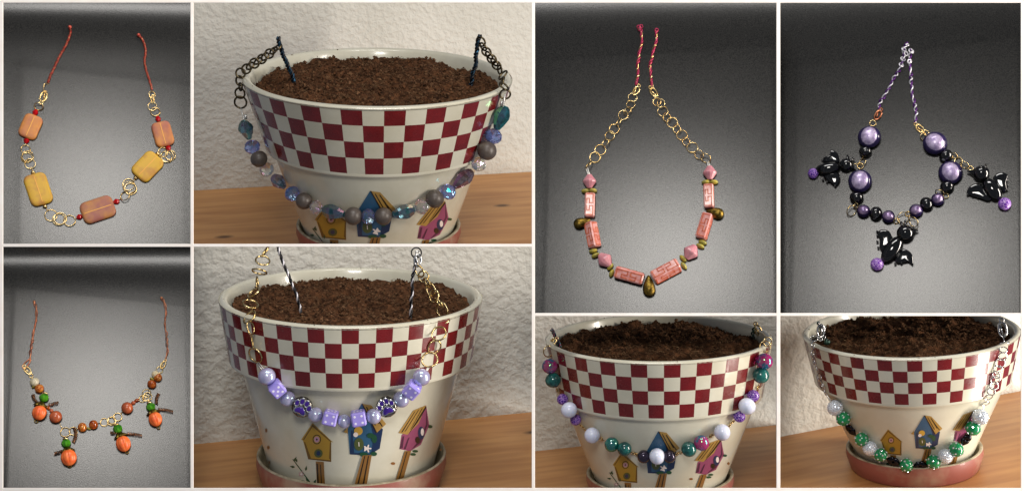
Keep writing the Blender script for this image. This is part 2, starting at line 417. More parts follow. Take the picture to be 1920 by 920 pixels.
# ---- parts shared by the necklaces that lie flat
def ring(f, par, p, R, d=(1,0,0), n=(0,0,1), asp=1, mat='gold', t=.95, name='ring'):
    d = Vector(d); B = basis(d, n)
    if asp < 1: B = B @ Matrix.Rotation(math.acos(asp), 3, 'X')
    else: B = B @ Matrix.Rotation(random.uniform(-.12, .12), 3, 'X') @ Matrix.Rotation(random.uniform(-.12, .12), 3, 'Y')
    return mk(name, f, lambda: torus(R, t), M[mat], par, p, B, key=('ring', round(R, 1), t))
def flat_rings(f, par, lst, mat='gold', t=.95, h=3):
    for i, q in enumerate(lst):
        x, y, R = q[:3]; asp = q[3] if len(q) > 3 else 1
        j = lst[min(i+1, len(lst)-1)]; k = lst[max(i-1, 0)]
        d = Vector((j[0]-k[0], -(j[1]-k[1]), 0))
        if d.length < 1: d = Vector((1, 0, 0))
        hh = h + (i % 2)*1.8 + (R*math.sin(math.acos(asp)) if asp < 1 else 0)
        ring(f, par, f.onz(x, y, hh), R, d, (0, 0, 1), asp, mat, t)
def rnd(f, par, x, y, r, mat, rz=None, ang=0, h=None, seg=24, smooth=True, name='bead', n=14):
    """a bead of revolution lying on the mat, hole axis at image angle ang (degrees)"""
    d = (math.cos(R_(ang)), -math.sin(R_(ang)), 0)
    p = f.onz(x, y, r if h is None else h)
    return mk(name, f, lambda: ball(r, rz, seg, n), M[mat], par, p, zto(d), smooth, key=('ball', r, rz, seg, n))
def bicone(f, par, x, y, r, hl, mat, ang, seg=6, tip=.3):
    d = (math.cos(R_(ang)), -math.sin(R_(ang)), 0)
    g = lambda: lathe([(r*tip, -hl), (r*.93, -hl*.18), (r, 0), (r*.93, hl*.18), (r*tip, hl)], seg)
    return mk('bicone_bead', f, g, M[mat], par, f.onz(x, y, r*.9), zto(d), False, key=('bicone', r, hl, seg, tip))
def clasp(f, par, p, d, n, L, mat='gold'):
    """lobster clasp: teardrop hook, lever and a small end ring"""
    hw = L*.26; P_ = [(0, -L*.5), (hw*.8, -L*.32), (hw, 0), (hw*.75, L*.32), (0, L*.48), (-hw*.75, L*.32), (-hw, 0), (-hw*.8, -L*.32), (0, -L*.5)]
    path = catmull([(x, y, 0) for x, y in P_], 5)
    B = basis(Vector(d).cross(Vector(n)), n)
    o = mk('clasp', f, tube(path, L*.085, 8), M[mat], par, p, B)
    mk('lever', f, tube([(hw*.5, -L*.3, .5), (hw*.25, 0, L*.09), (0, L*.4, .4)], L*.075), M[mat], o, p, B)
    q = Vector(p) + B @ Vector((0, -L*.62, 0))
    mk('end_ring', f, torus(L*.14, L*.05), M[mat], o, q, B)
    return o
def twist(f, par, pts, R, r, pitch, mats, ph=0, name='wire_strand', wob=.25):
    path, L = resample(catmull(pts, 10), max(.8, pitch/10)); n = len(path); k = len(mats)
    for q, mt in enumerate(mats):
        out = []; u = None
        for i, p in enumerate(path):
            t = (path[min(i+1, n-1)]-path[max(i-1, 0)]).normalized()
            if u is None: u = t.orthogonal().normalized()
            u = (u - t*u.dot(t)).normalized(); b = t.cross(u)
            a = 2*math.pi*(i/(n-1)*L/pitch + q/k) + ph + wob*math.sin(i*.37+q)
            RR = R*(1+wob*math.sin(i*.21+q*2))
            out.append(p + u*(RR*math.cos(a)) + b*(RR*math.sin(a)))
        mk(name, f, tube(out, r, 6), M[mt], par)
def loopwire(f, par, p, R, d, n=(0,0,1), mat='gold', t=.9):
    return ring(f, par, p, R, d, n, 1, mat, t, 'wire_loop')
def link(f, par, a, b, mat='gold', t=.7):
    """short straight wire between two points given in the frame"""
    return mk('wire', f, tube([a, (Vector(a)+Vector(b))/2, b], t, 6), M[mat], par)

# ---- 1: amber rectangles
f1 = make_mat(-6, -6, 360, 460, 190, 375, 1.105, 'dark grey mat under the necklace of amber rectangles', 32, 140)
N = thing('necklace', f1, (0, 0, 0), 'necklace of frosted amber rectangles, red bicones and gold rings with red wire ends', 'necklace')
def slab(f, par, x, y, L, W, ang, mat):
    p = f.onz(x, y, 6.5); a = -R_(ang); Rz = Matrix.Rotation(a, 3, 'Z')
    o = mk('rectangular_bead', f, lambda: pillow(L/2, W/2, W*.27, 6), M[mat], par, p, Rz, key=('pil', L, W))
    mk('bead_hole', f, lambda: pillow(L*.42, .65, .3, .5, 2), M['amber_line'], o, p+Vector((0, 0, 5.9)), Rz, key=('hole', L))
for q in ((57.2,237.6,46,34,109,'amber_o'), (71.8,354.8,60,41,70,'amber_y'), (183.5,392.8,61,42,-22,'amber_r'), (276.6,312.2,56,41,130,'amber_y'), (305.2,251.3,48,36,73,'amber_o')):
    slab(f1, N, *q)
for x, y, a in ((66,211,109),(49.6,263.5,109),(149,406.5,-22),(218.2,377.6,-22),(296.4,223.3,73),(315.6,277.2,73)): bicone(f1, N, x, y, 5.4, 5.6, 'red', a, 8, .45)
for x, y, a in ((61.8,323.4,70),(84,386.7,70),(254,333.5,130),(295.8,288.4,130)): rnd(f1, N, x, y, 4.2, 'gold', 3.6, a)
flat_rings(f1, N, [(72.4,199.6,8,.75)]); flat_rings(f1, N, [(47.8,279.6,8),(51.7,293,10),(50,295.5,9.6),(56.3,307,9.2)])
flat_rings(f1, N, [(95.3,403.5,10.8),(110,411,11),(113,409.5,11),(130.3,413.5,10.2)])
flat_rings(f1, N, [(241,346,10.8),(245,354,11),(243,351,11.5),(234.3,367,9.5,.8)])
flat_rings(f1, N, [(305.2,285.4,9),(311,294,10.5),(314,293,11.5),(319.5,291,9.5)])
flat_rings(f1, N, [(285.5,199.6,8.3),(291.2,209.6,8.5)])
for a, b in (((66,211),(70,205)),((49,266),(47,274)),((61,320),(58,312)),((86,389),(91,396)),((146,407),(140,411)),((221,376),(229,371)),((252,336),(249,342)),((297,286),(301,283)),((316,280),(317,285)),((296,220),(293,214)),((82,190),(75,195)),((285,190),(285,194))):
    link(f1, N, f1.onz(*a, 4), f1.onz(*b, 3.5))
clasp(f1, N, f1.onz(81.5, 181, 3.5), (.3, 1, 0), (0, 0, 1), 21); ring(f1, N, f1.onz(86, 163, 3), 7, (.3, 1, 0), (0, 0, 1), .5)
ring(f1, N, f1.onz(285, 178, 4), 7, (.1, 1, 0), (0, 0, 1), .8); clasp(f1, N, f1.onz(286, 184, 4), (0, 1, 0), (0, 0, 1), 13)
twist(f1, N, [f1.onz(x, y, 3) for x, y in ((131,50),(132,62),(124,84),(112,105),(103,124),(94,143),(90,155))], 1.5, .95, 8, ['redcord', 'redcord', 'copper'])
twist(f1, N, [f1.onz(x, y, 3) for x, y in ((259,66),(268,76),(273,95),(271,115),(275,135),(280,150),(285,168))], 1.5, .95, 8, ['redcord', 'redcord', 'copper'])
for x, y in ((131,51),(260,66)): rnd(f1, N, x, y, 3.6, 'redcord', name='wire_knot', seg=10)

# ---- 3: pumpkins
f3 = make_mat(-6, 459, 360, 926, 195, 755, 1.058, 'dark grey mat under the pumpkin charm necklace', 42, 130)
N = thing('necklace', f3, (0, 0, 0), 'necklace with four coral pumpkin charms, amber beads and copper wire ends', 'necklace')
def pumpkin(f, par, body, top, cap, low, rx, ry, coils, gr=8.8):
    b = f.onz(*body, rx); g = f.onz(*top, gr); d = (g-b); d.z = 0; d.normalize()
    Z = zto(d)
    ribs = lambda a: 1-.085*abs(math.sin(4*a))**.5*0 - .09*(1-abs(math.sin(4*a)))**3
    o = mk('pumpkin_charm', f, lambda: ball(rx, ry, 64, 16, .12, ribs), M['pumpkin'], par, b, Z, key=('pump', rx, ry))
    c = f.onz(*cap, gr*.9)
    mk('bead_cap', f, lambda: lathe([(2.5, 5.5), (5, 3.5), (9, 0), (12, -3.2), (11.4, -3.8), (8, -1), (3.5, 2.5), (1.5, 3.5)], 40, lambda a: 1+.13*math.cos(8*a)), M['brass'], o, c, Z, key='cap')
    mk('green_bead', f, lambda: ball(gr, gr*.9, 9, 6), M['leafglass'], o, g, Z, False, key=('gb', gr))
    mk('top_cap', f, lambda: lathe([(1.5, 4), (4.5, 2.5), (5.5, 0), (5, 0), (1.4, 3)], 14), M['gold'], o, g+d*(gr*.86-.5), Z, key='tcap')
    l = f.onz(*low, 4); mk('end_loop', f, lambda: torus(2.8, .9), M['brass'], o, l, basis(d, (0, 0, 1)), key='eloop')
    for (p0, p1, pm) in coils:
        P0 = f.onz(*p0, 7); P1 = f.onz(*p1, 5); Pm = f.onz(*pm, 8)
        path, L = resample(catmull([P0, Pm, P1], 12), .45); out = []; n = len(path); u = None
        for i, p in enumerate(path):
            t = (path[min(i+1, n-1)]-path[max(i-1, 0)]).normalized()
            if u is None: u = t.orthogonal().normalized()
            u = (u-t*u.dot(t)).normalized(); v = t.cross(u); a = 2*math.pi*i/(n-1)*L/2.9
            out.append(p+u*(2.9*math.cos(a))+v*(2.9*math.sin(a)))
        mk('coil', f, tube(out, .8, 5), M['darkcopper'], o)
pumpkin(f3, N, (73.7,773), (82.5,745), (76.5,757.5), (68,789), 13, 13.5, [((71,755),(61.5,739),(64,748)), ((91,758),(109,754.5),(100,756.5))])
pumpkin(f3, N, (128.8,857), (124,830), (126.3,842), (130.5,873), 14.2, 15, [((137,829),(139,800),(142,814)), ((117,845),(102,850),(109,847.5))])
pumpkin(f3, N, (231.2,831), (220.8,803), (225.5,815), (238,847), 13.4, 15, [((238,812),(266,816.5),(252,813.5)), ((218,812),(207.5,811),(213,811))])
pumpkin(f3, N, (291.2,785), (282.6,762), (286,771), (297,801), 12.6, 13.8, [((293,757),(298,737),(293.5,746)), ((297,766),(324,771.5),(311,768))])
for q in ((64.6,715.4,8.5,'clearcrk',8,57),(73.7,728,8.3,'ambercrk',8,57),(154.2,800.2,8.7,'ambercrk',8,-18),(175.1,795.4,8.6,'ambered',8,-18),
          (284.7,719.6,8.6,'ambered',8,115),(296,707,8,'ambercrk',7.5,140),(291.5,701.5,7.4,'creamcrk',7,140),(104.2,780.7,11.4,'terracotta',11,50),(238.3,764,11,'terracotta',10.5,-35),
          (90,763.5,3.6,'ambered',5,45),(96.3,769.4,3.6,'terracotta',3.6,45),(250,754.5,3.6,'terracotta',4.5,-30),(256.5,750,3.4,'ambered',5,-30)): rnd(f3, N, q[0], q[1], q[2], q[3], q[4], q[5])
for x, y, a in ((64,724,57),(165.5,802.5,-75),(285,710,115)): rnd(f3, N, x, y, 5, 'disc', 2.3, a, 5)
flat_rings(f3, N, [(122.3,809.5,8.6),(137,807.3,7.2)]); flat_rings(f3, N, [(195.7,790.8,7.2),(209,788.7,7.6),(210,787,6.6),(220.5,780.9,7.6)])
flat_rings(f3, N, [(267,747,6.2),(276.6,743,7.8),(274.8,736.5,7.8),(273,745,6)]); flat_rings(f3, N, [(299,693,6.2)]); flat_rings(f3, N, [(58,703.6,3.4)])
for a, b in (((110,789),(116,802)),((143,804),(148,802)),((183,793),(190,791.5)),((226,775),(232,769)),((260,748),(262,747)),((281,728),(278,733)),((58,705),(61,710)),((60,706),(62,712)),((78,733),(81,738)),((122,818),(123.5,824)),((214,795),(218,799)),((277,750),(281,756))):
    link(f3, N, f3.onz(*a, 4), f3.onz(*b, 4))
clasp(f3, N, f3.onz(52, 694, 3.5), (.65, -.75, 0), (0, 0, 1), 17); clasp(f3, N, f3.onz(305.5, 683.5, 3.5), (-.4, -.9, 0), (0, 0, 1), 15)
twist(f3, N, [f3.onz(x, y, 3) for x, y in ((64,565),(69,584),(65,612),(60,640),(57,662),(55.5,676))], 1.4, 1.05, 26, ['copper', 'copper'], wob=.6)
mk('wire_loop', f3, tube(catmull([f3.onz(x, y, 3) for x, y in ((55.5,672),(47,679),(42,686),(46,691),(53,683),(57,675))], 6), 1.05, 6), M['copper'], N)
twist(f3, N, [f3.onz(x, y, 3) for x, y in ((302.5,557),(309,568),(311,582),(309.5,605),(312.5,632),(313.5,658),(310,676))], 1.4, 1.05, 26, ['copper', 'copper'], 1, wob=.6)
for x, y in ((64,565),(302.5,558)): rnd(f3, N, x, y, 2.6, 'copper', name='wire_knot', seg=10)

# ---- 5: pink meander beads
f5 = make_mat(998, -6, 1461, 589, 1265, 500, 1.045, 'dark grey mat under the pink and gold necklace', 18, 160)
N = thing('necklace', f5, (0, 0, 0), 'necklace of pink key-pattern tube beads, gold drops and gold ring chain', 'necklace')
def keybead(f, par, x, y, L, W, ang, roll=0, flip=1):
    p = f.onz(x, y, W*.52); B = Matrix.Rotation(-R_(ang), 3, 'Z') @ Matrix.Rotation(R_(roll), 3, 'X')
    h = W/2
    o = mk('tube_bead', f, lambda: rbox(L/2, h, h, W*.11), M['coral'], par, p, B, False, key=('key', L, W))
    w_ = W*.052
    def strokes(segs, z):
        gs = []
        for (x0, y0, x1, y1) in segs:
            gs.append(xf(rbox(abs(x1-x0)/2+w_, abs(y1-y0)/2+w_, .28, .12), ((x0+x1)/2, (y0+y1)/2, z)))
        return join(gs)
    a, b, c = L*.43, L*.055, h*.62
    S = []
    for sg in (-1, 1):
        x0, x1 = sg*a, sg*b; m_ = (x0+x1)/2; q = L*.11*sg; fl = flip
        S += [(x0, -c*fl, x0, c*fl), (x0, c*fl, x1, c*fl), (x1, c*fl, x1, -c*.15*fl), (x1, -c*.15*fl, m_, -c*.15*fl), (x0, -c*fl, x1+q*0, -c*fl)]
        S = S[:-1] + [(m_, -c*.15*fl, m_, -c*fl), (m_, -c*fl, x1, -c*fl)]
    for k, ax in enumerate((0, 90, -90)):
        Bk = B @ Matrix.Rotation(R_(ax), 3, 'X')
        mk('key_pattern', f, strokes(S, h+.08), M['groove'], o, p, Bk, False)
for q in ((1105.8,384.8,46,18.5,92,-6),(1110.9,440,49,20,80,38,-1),(1180,516,55,21.5,17,12),(1248.6,508.5,55,22,-27,-22,-1),(1321,423.8,49,20,108,12,-1),(1329,367.8,45,18,90,4)): keybead(f5, N, *q)
for x, y, a, r in ((1105.2,340,90,13),(1134,487.3,50,14.5),(1295.2,472.4,-55,14.5),(1330.8,324,90,13)): bicone(f5, N, x, y, r, r*1.02, 'pink', a, 12, .32)
for x, y, a in ((1097.8,358,85),(1111.6,357.2,95),(1112.3,470,75),(1116.5,478.6,65),(1144.2,500,40),(1146.7,512,25),(1280.5,484.2,-45),(1282,497.8,-35),(1317.3,454,110),(1313,461,115),(1323.5,341.5,85),(1338.3,341.3,95)):
    rnd(f5, N, x, y, 8.2, 'disc', 4.2, a, 8)
def drop(f, par, tip, end, r, mat='brass'):
    a = f.onz(*tip, r*.8); b = f.onz(*end, r); d = (b-a); L = d.length
    pr = [(r*.12, 0), (r*.3, L*.05), (r*.62, L*.25), (r*.9, L*.48), (r, L*.66), (r*.93, L*.8), (r*.72, L*.91), (r*.35, L*.985), (r*.05, L)]
    mk('drop_bead', f, lathe(pr, 22), M[mat], par, a, zto(d))
drop(f5, N, (1107, 411.5), (1076, 422.5), 10.5); drop(f5, N, (1216, 516), (1217.5, 555), 12); drop(f5, N, (1324, 394.5), (1357, 403), 10.8)
flat_rings(f5, N, [(1186,183,8.5),(1182.4,196.2,8),(1176.4,207.7,8.6,.75),(1168.3,216,9.3),(1160,228.5,7.5,.5),(1151.3,242,9.5),(1143.4,254.7,9),(1135.3,266.7,8.6,.7),(1125.5,281,10.3),(1115.5,295,10),(1103.7,308.5,9,.4)])
flat_rings(f5, N, [(1231.6,190.8,7.5),(1239,194,8.5,.8),(1242.3,208.8,9.7),(1250,220,8.8,.7),(1260.6,230,10),(1268.8,241.8,8.6,.7),(1278.6,253.2,10),(1286,265,8.6,.7),(1298,276.5,10.2),(1310.7,290,8.8,.75),(1323,296.4,10,.6)])
for a, b in (((1098,314),(1104,330)),((1101,312),(1106,330)),((1325,302),(1329,314)),((1328,302),(1331,314))): link(f5, N, f5.onz(*a, 6), f5.onz(*b, 8), 'crimp', 1)
clasp(f5, N, f5.onz(1192.5, 170.5, 3.5), (-.5, -.85, 0), (0, 0, 1), 19); clasp(f5, N, f5.onz(1225.8, 173.5, 3.5), (.55, -.85, 0), (0, 0, 1), 20)
twist(f5, N, [f5.onz(x, y, 3) for x, y in ((1197,52),(1203,60),(1203,80),(1199,100),(1196,120),(1196,138),(1193.5,160))], 1.9, 1.15, 21, ['magcord', 'magcord', 'gold'], wob=.5)
twist(f5, N, [f5.onz(x, y, 3) for x, y in ((1231,57),(1231,70),(1228,86),(1223,105),(1219,125),(1221,147),(1223,165))], 1.9, 1.15, 21, ['magcord', 'magcord', 'gold'], 2, wob=.5)
for x, y in ((1197.5,51),(1202,50),(1199.5,55),(1231,57)): ring(f5, N, f5.onz(x, y, 3), 3.2, (1, random.random(), 0), (0, 0, 1), .8, 'magcord', 1.1, 'wire_loop')

# ---- 6: bats
f6 = make_mat(1459, -6, 1930, 589, 1705, 515, 1.045, 'dark grey mat under the bat charm necklace', 13, 160)
N = thing('necklace', f6, (0, 0, 0), 'necklace with three black glass bat charms and foil lavender beads', 'necklace')
def foilbead(f, par, x, y, r, ang, flat=.62, small=False):
    p = f.onz(x, y, r*flat+.5); d = (math.cos(R_(ang)), -math.sin(R_(ang)), 0); B = basis(d, (0, 0, 1))
    def g():
        v, fc = ball(r, r, 28, 16, .12); return [(z, y_, x_*flat) for x_, y_, z in v], [tuple(reversed(q)) for q in fc]
    def gi():
        v, fc = ball(r*.86, r*.93, 24, 12, .1); return [(z, y_, x_*flat*1.42) for x_, y_, z in v], [tuple(reversed(q)) for q in fc]
    o = mk('foil_bead', f, g, M['foilglass'], par, p, B, key=('foil', r, flat))
    mk('foil_core', f, gi, M['foilsm' if small else 'foil'], o, p, B, key=('foilc', r, flat))
for q in ((1629.8,256.7,21.5,100),(1612.4,339.2,22,100),(1752.8,268.3,22,50),(1782.2,323.3,22,70)): foilbead(f6, N, *q)
for q in ((1619,395.6,12.3,12,.95,True),(1665.7,406,12,12,.95,True),(1758.3,373.7,12,-25,.95,True),(1717.6,394.6,12.5,-25,.95,True)): foilbead(f6, N, *q)
for x, y, r, m_, a in ((1622.4,284,12,'blackstripe',100),(1606,369.8,13,'black',100),(1642.3,400,13,'blackstripe',12),(1773.5,291.7,12.6,'blackstripe',50),(1775.7,349.8,13,'black',70),(1737.2,382,13,'black',-25)):
    rnd(f6, N, x, y, r, m_, r*.9, a)
def bat(f, par, head, hr, neck, tail, bw, wings, bead, br, beak, ears, eyes):
    n = f.onz(*neck, bw*.95); t = f.onz(*tail, bw*.95); c = (n+t)/2; d = n-t
    o = mk('bat_charm', f, ball(bw, d.length/2, 28, 18, .05), M['black'], par, c, zto(d))
    mk('head', f, ball(hr, hr*.95, 28, 16, .05), M['black'], o, f.onz(*head, hr))
    for e in ears:
        h = f.onz(*head, hr*1.15); q = f.onz(*e, hr*1.3); mk('ear', f, tube([h, h.lerp(q, .6), q], [4, 3.2, 2.2], 10), M['black'], o); mk('ear_tip', f, ball(2.7), M['black'], o, q)
    for e in eyes: mk('eye', f, ball(2.7), M['black'], o, f.onz(*e, hr*1.85))
    h = f.onz(*head, hr); q = f.onz(*beak, hr); mk('snout', f, tube([h, h.lerp(q, .55), h.lerp(q, .9), q], [hr*.75, hr*.5, 2.4, 2.2], 12), M['black'], o); mk('snout_tip', f, ball(2.5), M['black'], o, q)
    for poly, claws in wings:
        pl = [f.onz(x, y, bw*.75) for x, y in poly]; cc = sum(pl, Vector())/len(pl)
        pp = catmull(pl+[pl[0]], 4)[:-1]; pp = [(p.x-cc.x, p.y-cc.y) for p in pp]
        ar = sum(pp[i][0]*pp[(i+1) % len(pp)][1]-pp[(i+1) % len(pp)][0]*pp[i][1] for i in range(len(pp)))
        if ar < 0: pp = pp[::-1]
        mk('wing', f, inflate(pp, 3.6), M['black'], o, (cc.x, cc.y, bw*.75))
        for e in claws: mk('claw', f, ball(2.3), M['black'], o, f.onz(*e, bw*.7))
    b = f.onz(*bead, br); mk('tail_bead', f, ball(br), M['purpcrk' if br < 11 else 'purpbright'], o, b, zto(d))
Z3 = lambda L_: [(1580+x/6.133, 380+y/6.133) for x, y in L_]
Z1 = lambda L_: [(1500+x/4.182, 200+y/4.182) for x, y in L_]
Z2 = lambda L_: [(1680+x/4.6, 220+y/4.6) for x, y in L_]
bat(f6, N, *Z3([(720,350)]), 15.8, *Z3([(670,395)]), *Z3([(465,680)]), 14.5,
    [(Z3([(575,400),(530,325),(450,308),(405,345),(425,430),(425,515),(470,560),(560,500)]), Z3([(396,330),(400,378),(400,445),(410,515)])),
     (Z3([(590,640),(640,560),(700,528),(770,560),(808,620),(808,712),(760,680),(690,690),(620,690)]), Z3([(605,700),(675,695)]))],
    *Z3([(395,705)]), 12, *Z3([(855,313)]), Z3([(672,228),(722,212)]), Z3([(762,305)]))
bat(f6, N, *Z1([(362,455)]), 12.8, *Z1([(318,470)]), *Z1([(120,500)]), 11.8,
    [(Z1([(180,435),(185,400),(235,375),(240,337),(290,360),(305,400),(300,440)]), Z1([(178,418)])),
     (Z1([(180,545),(215,515),(280,503),(312,540),(310,590),(280,622),(240,600),(205,580)]), Z1([(180,575),(212,590),(255,600),(275,622)]))],
    *Z1([(103,523)]), 10.2, *Z1([(432,485)]), Z1([(376,386),(418,405)]), Z1([(376,435)]))
bat(f6, N, *Z2([(735,482)]), 14.6, *Z2([(765,530)]), *Z2([(890,710)]), 14,
    [(Z2([(770,580),(690,570),(630,600),(610,655),(650,675),(730,700),(800,720),(830,680)]), Z2([(620,665),(665,675),(712,688)])),
     (Z2([(835,520),(870,485),(920,475),(965,500),(950,560),(955,620),(920,640),(860,590)]), Z2([(955,540),(958,582),(957,622)]))],
    *Z2([(937,745)]), 11.6, *Z2([(625,465)]), Z2([(778,412),(700,440)]), Z2([(728,428),(765,425)]))
flat_rings(f6, N, [(1636.3,231,5.8)]); flat_rings(f6, N, [(1616.7,304,7.5,.8),(1613,311,5.5)]); flat_rings(f6, N, [(1596.8,395,10.5,.65),(1605,386,5,.6)])
flat_rings(f6, N, [(1731,256,6.5,.7),(1736,249,5)]); flat_rings(f6, N, [(1790,292,6,.6),(1797,302,7),(1808,309,8.5,.45),(1820,315,4)])
flat_rings(f6, N, [(1762,361,8,.4),(1773.5,367,4.5)]); flat_rings(f6, N, [(1681,414,5.5,.7),(1693,408.5,11,.85),(1702,401,4.5),(1713,416,9.5,.65)])
clasp(f6, N, f6.onz(1646, 216, 3.5), (-.5, -.85, 0), (0, 0, 1), 20, 'copper'); clasp(f6, N, f6.onz(1725, 241, 3.5), (.6, -.75, 0), (0, 0, 1), 20)
for a, b in (((1604,376),(1602,390)),((1606,376),(1608,388)),((1618,294),(1617,299)),((1598,308),(1610,306)),((1778,300),(1788,294))): link(f6, N, f6.onz(*a, 6), f6.onz(*b, 5))
twist(f6, N, [f6.onz(x, y, 3.5) for x, y in ((1701,80),(1695,94),(1694,112),(1685,133),(1674,150),(1664,171),(1651,190),(1648,206))], 2.2, 1.25, 20, ['whitewire', 'purplewire'], 0, wob=.4)
twist(f6, N, [f6.onz(x, y, 4) for x, y in ((1709,93),(1706,112),(1707.5,132),(1708.6,158),(1711,180),(1717.5,208),(1716.5,230))], 2.2, 1.25, 18, ['whitewire', 'purplewire'], 1, wob=.4)
for x, y, r in ((1695,93,4.5),(1708.5,96,5),(1693,111,4.5),(1699,101,4),(1705,116,4),(1690,122,4.5),(1701,84,3)): ring(f6, N, f6.onz(x, y, 4.5), r, (random.uniform(-1, 1), 1, 0), (0, 0, 1), .75, 'whitewire', 1.2, 'wire_loop')

# ------------------------------------------------------------------ the flower pots
class Pot:
    def __init__(s, cx, cy, a, phi, roll, k, prof, H):
        O = pixpt(cx, cy, k); v = (O-CAM).normalized()
        u = (cU - v*cU.dot(v)).normalized(); r_ = v.cross(u).normalized()
        u2 = u*math.cos(R_(roll)) - r_*math.sin(R_(roll)); r2 = r_*math.cos(R_(roll)) + u*math.sin(R_(roll))
        up = u2*math.cos(R_(phi)) - v*math.sin(R_(phi)); Y = up.cross(r2)
        dist = (O-CAM).dot(cF)/cF.length
        s.f = Frame(O, r2, Y, up, UNIT*k); s.a = a; s.prof = prof; s.H = H
        s.zs = np.array([p[1] for p in prof][::-1]); s.rs = np.array([p[0] for p in prof][::-1])
    def rad(s, z): return np.interp(z, s.zs, s.rs)
    def hit(s, x, y, off=0):
        f = s.f; d = f.ray(x, y); L = f.cam.length
        t = np.arange(L-s.a*1.6, L+s.a*.9, 1.0)
        X = f.cam.x+d.x*t; Y = f.cam.y+d.y*t; Z = f.cam.z+d.z*t
        g = np.hypot(X, Y) - s.rad(Z) - off; ok = (Z < 2) & (Z > -s.H)
        i = np.where((g < 0) & ok)[0]
        if len(i) and i[0] > 0:
            i = i[0]; q = g[i-1]/(g[i-1]-g[i]) if g[i-1] > g[i] else 0; tt = t[i-1]+q
        else:
            gg = np.where(ok, g, 1e9); tt = t[int(np.argmin(gg))]
        return f.cam + d*float(tt)
    def normal(s, p):
        n = Vector((p.x, p.y, 0)).normalized(); dz = float(s.rad(p.z+3)-s.rad(p.z-3))/6
        return Vector((n.x, n.y, -max(-.3, min(.6, dz)))).normalized()

